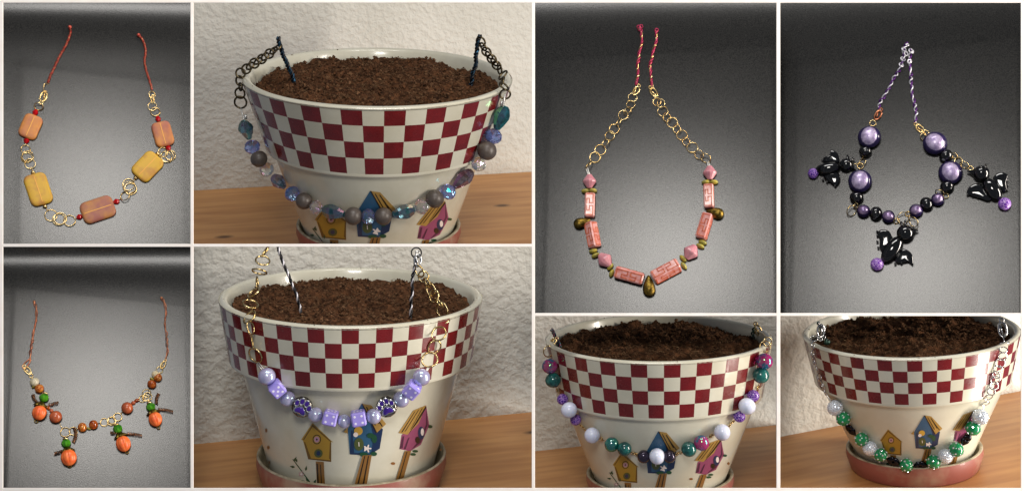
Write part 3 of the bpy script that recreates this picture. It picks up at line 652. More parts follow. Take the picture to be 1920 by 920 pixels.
def arcs(c, r, a0, a1, n): return [(c[0]+r*math.cos(R_(a0+(a1-a0)*i/n)), c[1]+r*math.sin(R_(a0+(a1-a0)*i/n))) for i in range(n+1)]
def build_pot(cx, cy, a, phi, roll, k, zc, rb, zb, rt, rbase, H, rs, zs, ncol, az0, label, plabel):
    """zc: bottom of the checks, rb radius there; zb: lower end of the band; rt: body radius under it; rs, zs: saucer rim"""
    prof = [(a-1.5, 0), (a, -3), (rb, zc), (rb-1, zb), (rt+.8, zb-2.4), (rt, zb-5), (rbase, -H+4)]
    P_ = Pot(cx, cy, a, phi, roll, k, prof, H); f = P_.f
    T = thing('flower_pot', f, (0, 0, -H+4), label, 'flower pot')
    lw = a*.052
    lip = [(a-lw*2.1, -a*.32), (a-lw*1.7, -a*.1)] + arcs((a-lw*.62, -lw*.55), lw*.62, 165, 40, 8) + [(a-.3, -2.2), (a-.05, -3.2)]
    lip = [(a-lw*2.1, -a*.32), (a-lw*1.5, -lw)] + arcs((a-lw*.65, -lw*.62), lw*.65, 175, 15, 9) + [(a-.12, -3)]
    mk('rim_lip', f, lathe(lip, 128, close=False), M['glaze'], T)
    # checked band: each painted square is its own run of faces
    v = []; fc = []; mi = []; sub = 3; n = ncol*sub; rows = 4
    zz = [-3+(zc+3)*j/rows for j in range(rows+1)]
    for j in range(rows+1):
        for i in range(n):
            az = R_(az0) + 2*math.pi*(i/n) - math.pi/ncol; r = float(P_.rad(zz[j])); v.append((r*math.sin(az), -r*math.cos(az), zz[j]))
    for j in range(rows):
        for i in range(n):
            q = (i+1) % n; fc.append(((j+1)*n+i, (j+1)*n+q, j*n+q, j*n+i)); mi.append(1 if ((i//sub)+j) % 2 == 0 else 0)
    mk('checked_band', f, (v, fc, mi), [M['glaze'], M['check']], T)
    dr = (rt-rbase)/(H-4+zb)
    body = [(rb, zc), (rb-.2, zb+2.5), (rb-1.2, zb+.6), (rb-3, zb), (rt+3, zb-.6), (rt+.8, zb-2.4), (rt, zb-5)]
    m = 8
    for i in range(1, m+1):
        t = i/m; body.append((rt+(rbase-rt)*t - 1.5*math.sin(math.pi*t)*0, zb-5+(-H+4+5-zb)*t))
    body += [(rbase-3, -H+4), (2, -H+4)]
    mk('pot_body', f, lathe(body, 128, close=False), M['glaze'], T)
    # saucer
    S = thing('pot_saucer', f, (0, 0, -H), plabel, 'saucer')
    d = H+zs
    outer = [(rs-1, zs-.04*d), (rs, zs-.3*d), (rs-d*.18, -H+d*.1), (rs-d*.25, -H), (2, -H)]
    inner = [(2, -H+3.8), (rs-d*.25-8, -H+3.8), (rs-9, zs-.25*d), (rs-7, zs-.03*d), (rs-4.5, zs), (rs-2, zs-.0*d), (rs-1, zs-.04*d)]
    mk('saucer_rim', f, lathe(inner, 96, close=False), M['saucer_rim'], S); mk('saucer_wall', f, lathe(outer, 96, close=False), M['saucer_red'], S)
    # soil
    v = []; fc = []; nr = 46; na = 150; ri = a-lw*1.9
    seed = random.uniform(0, 99)
    def hz(x, y):
        p = Vector((x/a*2.2+seed, y/a*2.2, seed)); q = Vector((x*.05+seed, y*.05, 3))
        e = min(1, math.hypot(x, y)/ri)
        return -lw*1.15 - 5*e**3 + 9*mnoise.noise(p*1.3) + 11*mnoise.noise(q*.8) + 8*mnoise.noise(q*2.1)
    for j in range(nr+1):
        r = ri*j/nr
        for i in range(na):
            az = 2*math.pi*i/na; x, y = r*math.cos(az), r*math.sin(az); v.append((x, y, hz(x, y)))
    for j in range(nr):
        for i in range(na): q = (i+1) % na; fc.append((j*na+i, (j+1)*na+i, (j+1)*na+q, j*na+q))
    so = mk('potting_soil', f, (v, fc), M['soil'], None, smooth=True)
    tag(so, 'dark crumbly potting soil in the pot behind '+label.split(' behind ')[-1] if ' behind ' in label else label, 'soil', kind='stuff')
    vs = []; fs = []; mm = []
    for i in range(7000):
        r = ri*math.sqrt(random.random())*.985; az = random.uniform(0, 2*math.pi); x, y = r*math.cos(az), r*math.sin(az)
        sz = random.choice((.9, 1.1, 1.3, 1.6, 2, 2.6, 4.2))*random.uniform(.6, 1.2)*a/245
        c = Vector((x, y, hz(x, y)+sz*.35)); o = len(vs); rot = Matrix.Rotation(random.uniform(0, 6.3), 3, Vector((random.uniform(-1, 1), random.uniform(-1, 1), random.uniform(-1, 1.01))))
        for p in ((1,0,0), (-1,.1,0), (0,1,.1), (.1,-1,0), (0,.2,.8), (0,0,-.8)):
            vs.append(tuple(c + rot @ Vector([p[t]*sz*random.uniform(.6, 1.3) for t in range(3)])))
        fs += [tuple(o+t for t in q) for q in ((0,2,4), (2,1,4), (1,3,4), (3,0,4), (2,0,5), (1,2,5), (3,1,5), (0,3,5))]; mm += [random.choice((0, 0, 0, 1))]*8
    for i in range(34):
        az = random.uniform(0, 6.28); r = a-lw*random.uniform(.3, 1.2); c = Vector((r*math.cos(az), r*math.sin(az), .1)); o = len(vs); sz = random.uniform(.4, 1.5)
        for p in ((1,0,0), (-1,.1,0), (0,1,.1), (.1,-1,0), (0,.2,.6), (0,0,-.8)): vs.append(tuple(c+Vector(p)*sz*random.uniform(.6, 1.4)))
        fs += [tuple(o+t for t in q) for q in ((0,2,4), (2,1,4), (1,3,4), (3,0,4), (2,0,5), (1,2,5), (3,1,5), (0,3,5))]; mm += [1]*8
    for i in range(900):
        r = ri*math.sqrt(random.random())*.97; az = random.uniform(0, 6.28); x, y = r*math.cos(az), r*math.sin(az); a2 = random.uniform(0, 6.28); L = random.uniform(4, 13)
        c = Vector((x, y, hz(x, y)+1)); d_ = Vector((math.cos(a2), math.sin(a2), random.uniform(-.1, .5)))
        g = tube([c, c+d_*L*.5+Vector((0, 0, 1.5)), c+d_*L], .38, 3); o = len(vs); vs += g[0]; fs += [tuple(o+t for t in q) for q in g[1]]; mm += [2]*len(g[1])
    cr = mk('soil_crumbs', f, (vs, fs, mm), [M['soil2'], M['soil'], M['soil3']], so, smooth=False); cr['kind'] = 'stuff'
    # soil smears on the inner lip
    P_.hz = hz; P_.T = T; P_.ri = ri
    return P_
def stage(P_, xl, xr, line, ytop, yfront, wl, tl):
    """stucco wall and pine shelf; line = ((x, y), (x, y)) image points where the two meet"""
    f = P_.f; z = -P_.H
    A = f.onz(*line[0], z); B = f.onz(*line[1], z); dx = (B-A).normalized(); nrm = Vector((dx.y, -dx.x, 0))
    if nrm.y > 0: nrm = -nrm
    def onwall(x, y):
        d = f.ray(x, y); t = (A-f.cam).dot(nrm)/d.dot(nrm); return f.cam+d*t
    yl = lambda x: line[0][1]+(line[1][1]-line[0][1])*(x-line[0][0])/(line[1][0]-line[0][0])
    w0, w1 = onwall(xl, yl(xl)), onwall(xr, yl(xr)); t0, t1 = onwall(xl, ytop), onwall(xr, ytop)
    q = [w0-Vector((0,0,6)), w1-Vector((0,0,6)), t1, t0]; bk = [p - nrm*12 for p in q]
    ctr = sum(q, Vector())/4
    Bw = basis(dx, nrm)
    g = ([tuple(Bw.transposed() @ (p-ctr)) for p in q+bk], [(0,1,2,3), (7,6,5,4), (1,0,4,5), (2,1,5,6), (3,2,6,7), (0,3,7,4)])
    tag(mk('wall', f, g, M['wall'], None, ctr, Bw, smooth=False), wl, kind='structure')
    w0.z = w1.z = z
    c = [w0+nrm*.5, f.onz(xl, yfront, z), f.onz(xr, yfront, z), w1+nrm*.5]; ctr = sum(c, Vector())/4
    lo = [p-Vector((0, 0, 14)) for p in c]
    Bt = basis(dx, (0, 0, 1))
    g = ([tuple(Bt.transposed() @ (p-ctr)) for p in c+lo], [(0,1,2,3), (7,6,5,4), (1,0,4,5), (2,1,5,6), (3,2,6,7), (0,3,7,4)])
    tag(mk('shelf', f, g, M['wood'], None, ctr, Bt, smooth=False), tl, kind='structure')

# painted birdhouses: shapes in pixels of the purple necklace's pot, relative to the house's apex
HOUSE = {
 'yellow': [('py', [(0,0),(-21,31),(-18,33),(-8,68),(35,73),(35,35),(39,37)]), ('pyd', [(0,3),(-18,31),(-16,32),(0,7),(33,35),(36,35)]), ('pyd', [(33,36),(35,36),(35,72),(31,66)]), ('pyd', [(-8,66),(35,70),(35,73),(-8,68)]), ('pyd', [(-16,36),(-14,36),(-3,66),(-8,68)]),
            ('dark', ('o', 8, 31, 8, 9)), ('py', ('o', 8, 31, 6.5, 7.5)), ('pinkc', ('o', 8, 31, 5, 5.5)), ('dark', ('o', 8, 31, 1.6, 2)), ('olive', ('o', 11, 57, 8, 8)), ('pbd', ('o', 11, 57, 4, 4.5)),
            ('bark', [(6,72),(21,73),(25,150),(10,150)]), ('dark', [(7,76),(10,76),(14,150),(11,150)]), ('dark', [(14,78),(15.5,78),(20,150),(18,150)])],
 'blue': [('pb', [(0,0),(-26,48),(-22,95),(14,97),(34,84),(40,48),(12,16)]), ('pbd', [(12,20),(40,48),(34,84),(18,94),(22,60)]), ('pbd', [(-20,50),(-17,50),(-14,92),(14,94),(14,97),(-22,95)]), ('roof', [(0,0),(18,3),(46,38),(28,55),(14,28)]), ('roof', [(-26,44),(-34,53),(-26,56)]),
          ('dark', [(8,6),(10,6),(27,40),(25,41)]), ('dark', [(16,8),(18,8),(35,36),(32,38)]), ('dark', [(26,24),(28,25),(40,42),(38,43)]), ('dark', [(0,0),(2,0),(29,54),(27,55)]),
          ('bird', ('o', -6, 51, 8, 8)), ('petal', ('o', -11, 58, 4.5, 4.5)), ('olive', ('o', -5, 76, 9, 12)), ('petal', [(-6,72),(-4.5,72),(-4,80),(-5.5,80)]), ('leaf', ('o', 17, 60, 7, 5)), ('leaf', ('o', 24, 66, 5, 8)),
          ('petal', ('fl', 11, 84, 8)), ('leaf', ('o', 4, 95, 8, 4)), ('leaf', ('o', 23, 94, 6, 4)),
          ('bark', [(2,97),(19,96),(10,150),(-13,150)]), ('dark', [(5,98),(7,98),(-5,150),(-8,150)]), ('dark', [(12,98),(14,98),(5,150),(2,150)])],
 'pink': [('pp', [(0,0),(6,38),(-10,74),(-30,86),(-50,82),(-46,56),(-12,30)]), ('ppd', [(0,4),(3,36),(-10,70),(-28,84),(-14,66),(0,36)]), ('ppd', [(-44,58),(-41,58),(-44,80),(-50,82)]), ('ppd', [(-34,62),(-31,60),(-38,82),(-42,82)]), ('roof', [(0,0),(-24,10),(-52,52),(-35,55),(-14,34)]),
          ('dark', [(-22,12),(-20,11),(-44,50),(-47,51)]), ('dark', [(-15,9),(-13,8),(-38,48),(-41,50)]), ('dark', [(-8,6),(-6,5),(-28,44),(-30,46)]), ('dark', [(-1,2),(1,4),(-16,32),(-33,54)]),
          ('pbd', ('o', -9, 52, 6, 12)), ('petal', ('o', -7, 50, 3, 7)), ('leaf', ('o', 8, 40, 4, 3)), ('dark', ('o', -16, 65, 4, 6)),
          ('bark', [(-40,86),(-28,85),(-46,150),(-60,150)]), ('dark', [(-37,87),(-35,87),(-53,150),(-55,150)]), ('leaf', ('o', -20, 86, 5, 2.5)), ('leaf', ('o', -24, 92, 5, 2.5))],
}
VINE = [('leaf', [(0,0),(2,0),(44,56),(42,57)])] + [('leaf', ('lf', x, y, a)) for x, y, a in ((3,4,60),(9,6,110),(5,15,170),(25,22,80),(30,42,120),(22,40,200),(40,46,60),(36,52,190))] + \
       [('flower', ('fl', 17, 28, 6)), ('petal', ('o', 17, 28, 2.2, 2.2)), ('flower', ('fl', 42, 54, 6))]
def shape(sp):
    if isinstance(sp, list): return sp
    if sp[0] == 'o': return [(sp[1]+sp[3]*math.cos(t*math.pi/8), sp[2]+sp[4]*math.sin(t*math.pi/8)) for t in range(16)]
    if sp[0] == 'lf':
        _, x, y, a = sp; c, s = math.cos(R_(a)), math.sin(R_(a)); return [(x+u*c-v*s, y-u*s-v*c) for u, v in ((0,0),(4,2.2),(10,0),(4,-2.2))]
    _, x, y, r = sp; return [(x+r*(.62+.38*math.cos(5*t*math.pi/15))*math.cos(t*math.pi/15), y+r*(.62+.38*math.cos(5*t*math.pi/15))*math.sin(t*math.pi/15)) for t in range(30)]
import bmesh
def decal(P_, name, parts, ox, oy, sx, sy, label=None, skew=0):
    used = []; gs = []
    for i, (mt, sp) in enumerate(parts):
        pts = [(ox+x*sx, oy+y*sy+skew*x) for x, y in shape(sp)]
        bm = bmesh.new(); fa = bm.faces.new([bm.verts.new((x, y, 0)) for x, y in pts]); bmesh.ops.triangulate(bm, faces=[fa])
        for _ in range(3):
            E = [e for e in bm.edges if e.calc_length() > 7]
            if not E: break
            bmesh.ops.subdivide_edges(bm, edges=E, cuts=1); bmesh.ops.triangulate(bm, faces=bm.faces[:])
        bm.verts.index_update(); off = .5+.07*i
        V = [tuple(P_.hit(v.co.x, v.co.y, off)) for v in bm.verts]; F = []
        for q in bm.faces:
            ids = [v.index for v in q.verts]; n = (Vector(V[ids[1]])-Vector(V[ids[0]])).cross(Vector(V[ids[2]])-Vector(V[ids[0]]))
            if n.dot(Vector((V[ids[0]][0], V[ids[0]][1], 0))) < 0: ids.reverse()
            F.append(tuple(ids))
        bm.free()
        if mt not in used: used.append(mt)
        gs.append((V, F, [used.index(mt)]*len(F)))
    o = mk(name, P_.f, join(gs), [M[u] for u in used], P_.T, smooth=True)
    if label: o['label'] = label
    return o
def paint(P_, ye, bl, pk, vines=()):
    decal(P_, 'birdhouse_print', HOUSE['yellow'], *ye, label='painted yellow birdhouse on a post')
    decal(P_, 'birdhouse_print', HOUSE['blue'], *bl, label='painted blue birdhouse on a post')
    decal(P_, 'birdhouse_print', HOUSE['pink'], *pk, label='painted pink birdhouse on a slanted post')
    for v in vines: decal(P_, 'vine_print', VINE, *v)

# ---- strings of beads that hang on a pot
def onpot(P_, lst):
    """lst rows: (x, y, r, ...) -> list of points resting on the pot and string directions"""
    pts = [P_.hit(q[0], q[1], q[2]) for q in lst]; out = []
    for i, p in enumerate(pts):
        d = pts[min(i+1, len(pts)-1)] - pts[max(i-1, 0)]
        out.append((p, d.normalized(), P_.normal(p)))
    return out
def potbead(P_, par, p, d, geo, key, mat, smooth=True, name='bead'):
    return mk(name, P_.f, geo, M[mat], par, p, zto(d), smooth, key=key)
def facet(r, hl, n=8):
    """faceted rondelle"""
    v = []; fc = []
    prof = [(r*.42, -hl, 0), (r*.82, -hl*.62, .5), (r, -hl*.16, 0), (r, hl*.16, .5), (r*.82, hl*.62, 0), (r*.42, hl, .5)]
    for (q, z, o) in prof:
        for i in range(n): a = 2*math.pi*(i+o)/n; v.append((q*math.cos(a), q*math.sin(a), z))
    for j in range(5):
        o = prof[j][2]
        for i in range(n):
            k = (i+1) % n; a, b, c, d = j*n+i, j*n+k, (j+1)*n+i, (j+1)*n+k
            if o == 0: fc += [(a, b, c), (b, d, c)]
            else: fc += [(a, d, c), (a, b, d)]
    fc.append(tuple(reversed(range(n)))); fc.append(tuple(range(5*n, 6*n))); return v, fc
def facetdrop(r, L, n=8):
    pr = [(r*.3, -L*.5), (r*.62, -L*.42), (r*.95, -L*.2), (r, -L*.06), (r*.72, L*.24), (r*.4, L*.47), (r*.25, L*.5)]
    return lathe(pr, n)
def chain(P_, par, lst, mat, t, nrm=None):
    """rows (x, y, R, aspect, depth or None): depth is the pot-frame Y of the link, None = resting on the pot"""
    pts = []
    for q in lst:
        x, y, R, asp, dep = q
        pts.append(P_.hit(x, y, t+2.2 + (R*math.sin(math.acos(asp))*.8 if asp < 1 else 0)) if dep is None else P_.f.ony(x, y, dep))
    for i, q in enumerate(lst):
        d = pts[min(i+1, len(pts)-1)]-pts[max(i-1, 0)]
        if d.length < .1: d = Vector((0, 0, 1))
        n = -P_.f.ray(q[0], q[1]) if q[4] is not None else P_.normal(pts[i]) - P_.f.ray(q[0], q[1])*.15
        ring(P_.f, par, pts[i], q[2], d, n, q[3], mat, t)
    return pts
def soilpt(P_, x, y):
    p = P_.f.onz(x, y, -8)
    for _ in range(4): p = P_.f.onz(x, y, P_.hz(p.x, p.y)+1)
    return p

# ---- 4: lilac dice pot
p4 = build_pot(660, 551, 245, 13.2, 0, 1.13, -113, 229, -120, 207, 148, 375, 181, -308, 52, -.7,
               'checked cream pot behind the lilac dice necklace', 'pink and cream saucer under the pot with the lilac dice necklace')
stage(p4, 318, 1000, ((362, 832), (995, 772)), 459.5, 985, 'white stucco wall behind the pot with the lilac dice', 'pine shelf under the pot with the lilac dice')
paint(p4, (586, 792, 1, 1), (678, 756, 1, 1), (799, 759, 1, 1), [(548, 860, 1, 1), (745, 985, .8, -1)])
N = thing('necklace', p4.f, (0, -207, -150), 'necklace of lilac dice, pearls and purple paw beads on a gold ring chain', 'necklace')
rows = [(500.6,705.3,15.5,'p'),(519.3,728,13,'d',5,3),(539.4,747,14,'p'),(566.6,762,13,'w',1),(591.5,777,13.5,'p'),(619.4,782.5,13.5,'d',4,3),(645.3,789,12.5,'p'),(672.5,783,13.8,'d',4,3),(700.6,779.7,14,'p'),(725,762,13,'w',-1),(752.2,747.8,15,'p'),(772.2,730,13.8,'d',4,3),(790.3,706.6,15.5,'p')]
PIPS = {3: [(-.5,-.5),(0,0),(.5,.5)], 4: [(-.5,-.5),(.5,-.5),(-.5,.5),(.5,.5)], 5: [(-.5,-.5),(.5,-.5),(0,0),(-.5,.5),(.5,.5)]}
for q, (p, d, n) in zip(rows, onpot(p4, rows)):
    toCam = (p4.f.cam-p).normalized()
    if q[3] == 'p': potbead(p4, N, p, d, lambda: ball(q[2], q[2]*.96, 26, 16), ('pearl', q[2]), 'pearl', name='pearl')
    elif q[3] == 'd':
        B = basis(d, toCam*.85+Vector((0, 0, -.22))); h = q[2]*.92
        o = mk('die', p4.f, lambda: rbox(h, h, h, h*.2), M['die'], N, p, B, False, key=('die', h))
        for (num, ax, an) in ((q[4], 'X', 0), (q[5], 'X', 90), (5, 'X', -90), (2+1, 'Y', 90)):
            Bk = B @ Matrix.Rotation(R_(an), 3, ax)
            for (u, v) in PIPS[num]:
                mk('pip', p4.f, lambda: lathe([(2.2, -.2), (2.2, .12), (1.7, .22)], 12), M['pip'], o, p + Bk @ Vector((u*h*.95, v*h*.95, h)), Bk, False, key='pip')
    else:
        s = q[4]; B = basis(d, toCam*.8+Vector((0, 0, -.3)))
        Bd = zto(toCam*.8+Vector((0, 0, -.3)))
        up = math.radians(-28 if s > 0 else 24)
        Bp = basis(p4.f.Rt @ cR, toCam*.85+Vector((0, 0, -.25))) @ Matrix.Rotation(up, 3, 'Z')
        o = mk('paw_bead', p4.f, lambda: lathe([(13, -8), (17, -6), (18.5, -2), (18, 4), (15, 6), (12, 6.4)], 36, lambda a: 1+.02*math.cos(12*a)), M['pewter'], N, p, Bp, key='paw')
        for (px, py, rx, ry) in ((-11,5,3.6,5),(-4,11,3.6,5.2),(5,11,3.6,5.2),(12,5,3.6,5)):
            pr = p + Bp @ Vector((px, py, 6.2))
            g = lathe([(1, .0), (.98, 1.3), (.8, 1.7)], 18); g2 = lathe([(1.4, -2), (1.4, 1.4), (1.22, 1.9), (1.05, 1.4)], 18)
            mk('toe_rim', p4.f, ([(x*rx, y*ry, z) for x, y, z in g2[0]], g2[1]), M['silver'], o, pr, Bp, False)
            mk('toe_pad', p4.f, ([(x*rx, y*ry, z) for x, y, z in g[0]], g[1]), M['enamel'], o, pr, Bp, False)
        pad = [(0,3),(5,0),(10,-6),(9,-11),(3,-11),(0,-10),(-3,-11),(-9,-11),(-10,-6),(-5,0)]
        pp = [(v.x, v.y) for v in catmull([(x, y, 0) for x, y in pad+pad[:1]], 3)][:-1]
        pp = pp[::-1]
        mk('heel_rim', p4.f, inflate([(x*1.2, y*1.2+.8) for x, y in pp], 2.6, 3), M['silver'], o, p + Bp @ Vector((0, 0, 5.8)), Bp, False)
        mk('heel_pad', p4.f, inflate(pp, 3.1, 3), M['enamel'], o, p + Bp @ Vector((0, 0, 6.2)), Bp)
sl = soilpt(p4, 567, 592); sr = soilpt(p4, 768.5, 594)
twist(p4.f, N, [sl - Vector((0, 0, 8))] + [p4.f.ony(x, y, sl.y+j) for j, (x, y) in enumerate(((559,563),(551,541),(539,511),(527,483),(521,460.5)))], 1.6, 1.5, 22, ['blackwire', 'blackwire', 'whitewire'], 0, wob=.3)
twist(p4.f, N, [sr - Vector((0, 0, 8))] + [p4.f.ony(x, y, sr.y+j) for j, (x, y) in enumerate(((771,567),(772.5,545),(774,517),(779,492),(781,478)))], 1.8, 1.4, 26, ['blackwire', 'blackwire', 'whitewire'], 1, wob=.4)
yl = sl.y; yr = sr.y
chain(p4, N, [(497.6,471,11,.3,yl),(492.5,488,12,1,yl-40),(486.5,509,12.5,1,yl-60),(482,530.5,11.5,.3,-60),(475.8,548,12,.65,-95),(469.6,569.4,13.6,1,-130),(467.9,594,13,.75,-165),(470,614,12,.3,None),(473,640,13,.7,None),(479,665.6,14,1,None)], 'gold', 1.6)
chain(p4, N, [(786.4,508,11,.6,yr-4),(794,518,10,.9,yr-8),(801,529,9,.35,yr-12),(807.6,542.5,11.5,.65,yr-16),(814,554.6,11.5,.8,yr-25),(823,566.8,10,.3,yr-40),(828.8,580.6,14,.65,-130),(830.7,601,12.5,.9,-168),(823,625,13,.35,None),(814.6,650,12.4,1,None),(805.6,673.8,14,.5,None)], 'gold', 1.6)
ring(p4.f, N, p4.f.ony(780.7, 473.5, yr), 9, (0, 0, 1), (0, -1, .2), 1, 'blackwire', 1.3)
clasp(p4.f, N, p4.f.ony(783, 488, yr-3), (0, 0, -1), (0, -1, .2), 22, 'silver')
for a, b in (((482,680),(494,697)),((485,679),(497,695)),((802,688),(796,700)),((805,688),(798,699))): link(p4.f, N, p4.hit(*a, 4), p4.hit(*b, 6), 'crimp', 1)

for x, y, a_, b_ in ((737,868,4,2.6),(499,806,2,4),(503,838,2.5,3.5),(771,906,5,1.6),(505,866,2,3),(826,842,2,2)): decal(p4, 'rust_stain', [('rust', ('o', 0, 0, a_, b_))], x, y, 1, 1)
# ---- 7: opal and teal pot
p7 = build_pot(1234, 630, 212, 12.2, .6, 1.12, -104, 194, -110, 183, 112, 306, 140, -262, 46, -9.2,
               'checked cream pot behind the white opal and teal necklace', 'pink and cream saucer under the pot with the opal and teal necklace')
stage(p7, 1000, 1459.5, ((1003, 845), (1456, 796)), 520, 985, 'white stucco wall behind the pot with the opal beads', 'pine shelf under the pot with the opal beads')
paint(p7, (1166, 846, .82, .8), (1234, 808, .88, .82), (1352, 822, .95, .78), [(1142, 885, .8, .8)])
N = thing('necklace', p7.f, (0, -185, -140), 'necklace of white opal, teal marble, magenta and purple crackle beads', 'necklace')
rows = [(1030.9,686,14.5,'magball'),(1036.9,712,14.5,'marble'),(1044.7,731.5,2,'L'),(1054.8,748,10.5,'purpcrk'),(1067,768,15,'opal'),(1079.4,786.3,10.5,'purpcrk'),(1091,799,3,'L'),(1096,804,3,'L'),(1110.3,815.3,14.5,'opal'),(1127,822,4,'L'),(1147,832.6,13.5,'peacock'),(1170.8,841,13.2,'marble'),(1187,849,3,'L'),(1193,851,3,'L'),(1207,855.3,12,'hema'),(1232,854.6,14.5,'opal'),(1255,854.6,12,'hema'),(1269,850.5,3,'L'),(1275,848,3,'L'),
        (1291.6,841.3,14,'marble'),(1315.2,829.7,14,'magball'),(1333.5,816.4,3.2,'L'),(1354,809.8,15,'opal'),(1369,796,3.4,'L'),(1374,790,3.4,'L'),(1386.2,780,11,'purpcrk'),(1400.7,761,15.4,'opal'),(1412.4,741.4,11,'purpcrk'),(1421,725.6,3,'L'),(1426.6,702.9,15,'marble'),(1433.5,676.7,15,'magball')]
for q, (p, d, n) in zip(rows, onpot(p7, rows)):
    if q[3] == 'L': loopwire(p7.f, N, p, max(3.2, q[2]), d, n, 'gold', .9)
    else: potbead(p7, N, p, d, lambda: ball(q[2], q[2]*.95, 26, 16), ('b7', q[2]), q[3])
pts7 = onpot(p7, rows)
for i in range(len(rows)-1):
    if 'L' in (rows[i][3], rows[i+1][3]): link(p7.f, N, pts7[i][0], pts7[i+1][0], 'gold', .6)
ring(p7.f, N, p7.hit(1028.4, 658, 4), 10.5, (0, 0, 1), (.3, -1, .1), .95, 'gold', 1.1)
s7 = soilpt(p7, 1052, 655); twist(p7.f, N, [s7-Vector((0, 0, 4)), p7.f.ony(1046, 641, s7.y-8), p7.f.ony(1039, 627, s7.y-20), p7.f.ony(1034, 617, s7.y-25)], 2.4, 1.5, 20, ['rosewire', 'rosewire', 'bluewire'])
clasp(p7.f, N, p7.f.ony(1036, 641, s7.y-30), (-.7, 0, -.7), (0, -1, .4), 17)
link(p7.f, N, p7.hit(1028.5, 668, 4), pts7[0][0]); link(p7.f, N, p7.hit(1434, 656, 4), pts7[-1][0])
ring(p7.f, N, p7.hit(1434.4, 649, 4), 10, (0, 0, 1), (-.2, -1, .1), .95, 'gold', 1.1); ring(p7.f, N, p7.f.ony(1439, 640, -82), 8, (0, 0, 1), (-.6, -1, .1), .6, 'gold', 1.1)
s8 = soilpt(p7, 1413, 634); clasp(p7.f, N, p7.f.ony(1421, 619, s8.y), (.3, 0, -.9), (0, -1, .2), 22); twist(p7.f, N, [s8-Vector((0, 0, 4)), p7.f.ony(1411, 624, s8.y), p7.f.ony(1415, 613, s8.y)], 2.2, 1.6, 16, ['greenwire', 'greenwire'])

for x, y, a_, b_ in ((1296,897,3.4,2),(1366,868,2,2.6)): decal(p7, 'rust_stain', [('rust', ('o', 0, 0, a_, b_))], x, y, 1, 1)
# ---- 8: green and rhinestone pot
p8 = build_pot(1705, 618, 196, 14.8, 2.0, 1.11, -89, 179, -95, 167, 96, 268, 126, -226, 48, 2.0,
               'checked cream pot behind the green and white rhinestone necklace', 'pink and cream saucer under the pot with the green bead necklace')
stage(p8, 1459.8, 1935, ((1463, 818), (1915, 732)), 520, 985, 'white stucco wall behind the pot with the green beads', 'pine shelf under the pot with the green beads')
paint(p8, (1665, 804, .72, .67), (1733, 778, .74, .65), (1824, 770, .72, .68), [(1660, 868, .7, .6)])
N = thing('necklace', p8.f, (0, -170, -120), 'necklace of green and white rhinestone beads on a silver chain', 'necklace')
rows = [(1566,764,14.3,'w'),(1581.2,784.3,13.5,'g'),(1594.7,804.8,7,'h'),(1615.9,823,13,'g'),(1631.4,839.7,13,'w'),(1651.2,852,12.5,'g'),(1675,864,7,'h'),(1699.4,871.5,12.5,'g'),(1725.5,872,7,'h'),(1750.3,865,13,'g'),(1772.6,854.6,13,'w'),(1793,842,13.4,'g'),(1811.5,823.3,7,'h'),(1824.2,802,13.5,'g'),(1838,780.9,14,'w')]
fib = []
for i in range(46):
    z = 1-2*(i+.5)/46; a = i*2.39996; fib.append((math.sqrt(1-z*z)*math.cos(a), math.sqrt(1-z*z)*math.sin(a), z))
chip = lathe([(1, -.3), (1, .2), (.55, .6)], 7)
def studs(r, n, sz):
    gs = []
    for i in range(n):
        z = 1-2*(i+.5)/n; a = i*2.39996; p = Vector((math.sqrt(1-z*z)*math.cos(a), math.sqrt(1-z*z)*math.sin(a), z))
        if abs(z) < .95: gs.append(xf(chip, p*r, zto(p), sz))
    return join(gs)
heart = [(v.x, v.y) for v in catmull([(0,-9,0),(5,-4,0),(8.5,1,0),(7.5,6,0),(4,7.5,0),(0,4,0),(-4,7.5,0),(-7.5,6,0),(-8.5,1,0),(-5,-4,0),(0,-9,0)], 3)][:-1]
for q, (p, d, n) in zip(rows, onpot(p8, rows)):
    if q[3] == 'h':
        B = basis(d, n)
        for sg in (-1, 1):
            mk('heart_bead', p8.f, lambda: inflate(heart, 3.4, 4), M['heart'], N, p + d*(sg*5.6), B @ Matrix.Rotation(sg*math.pi/2, 3, 'Z') @ Matrix.Rotation(.35*sg, 3, 'Y'), key='heart')
    else:
        o = potbead(p8, N, p, d, lambda: ball(q[2], q[2]*.96, 26, 16), ('b8', q[2]), 'green' if q[3] == 'g' else 'rhine')
        g = studs(q[2], 22, 1.75) if q[3] == 'g' else studs(q[2]*1.0, 130, 1.3)
        s = mk('rhinestones', p8.f, g, M['stone'], o, p, zto(d), False, key=('studs', q[3], q[2])); s['kind'] = 'stuff'
s9 = soilpt(p8, 1551, 644); twist(p8.f, N, [s9-Vector((0, 0, 4)), p8.f.ony(1544, 630, s9.y-6), p8.f.ony(1539, 616, s9.y-10), p8.f.ony(1534, 603, s9.y-10)], 2.2, 1.4, 16, ['greenwire', 'greenwire', 'silver'])
rnd8 = mk('bead', p8.f, ball(6), M['greenwire'], N, s9+Vector((0, 0, 3)))
c1 = chain(p8, N, [(1526.5,634,7.6,.95,-90),(1524,647,6.5,.6,None),(1523.7,662.4,6.5,.5,None),(1526.5,678,8,.95,None),(1531,690.7,7,.9,None),(1536.4,706.6,7,.5,None),(1542.4,721.8,7.8,.95,None),(1546,733,7,.9,None)], 'silver', 1.1)
clasp(p8.f, N, p8.f.ony(1539, 620, s9.y-14), (.1, 0, 1), (.2, -1, .2), 24, 'silver'); link(p8.f, N, p8.f.ony(1531, 632, -88), p8.f.ony(1544, 636, s9.y-14), 'silver', 1)
pt8 = onpot(p8, rows); link(p8.f, N, c1[-1], pt8[0][0], 'crimp', .8)
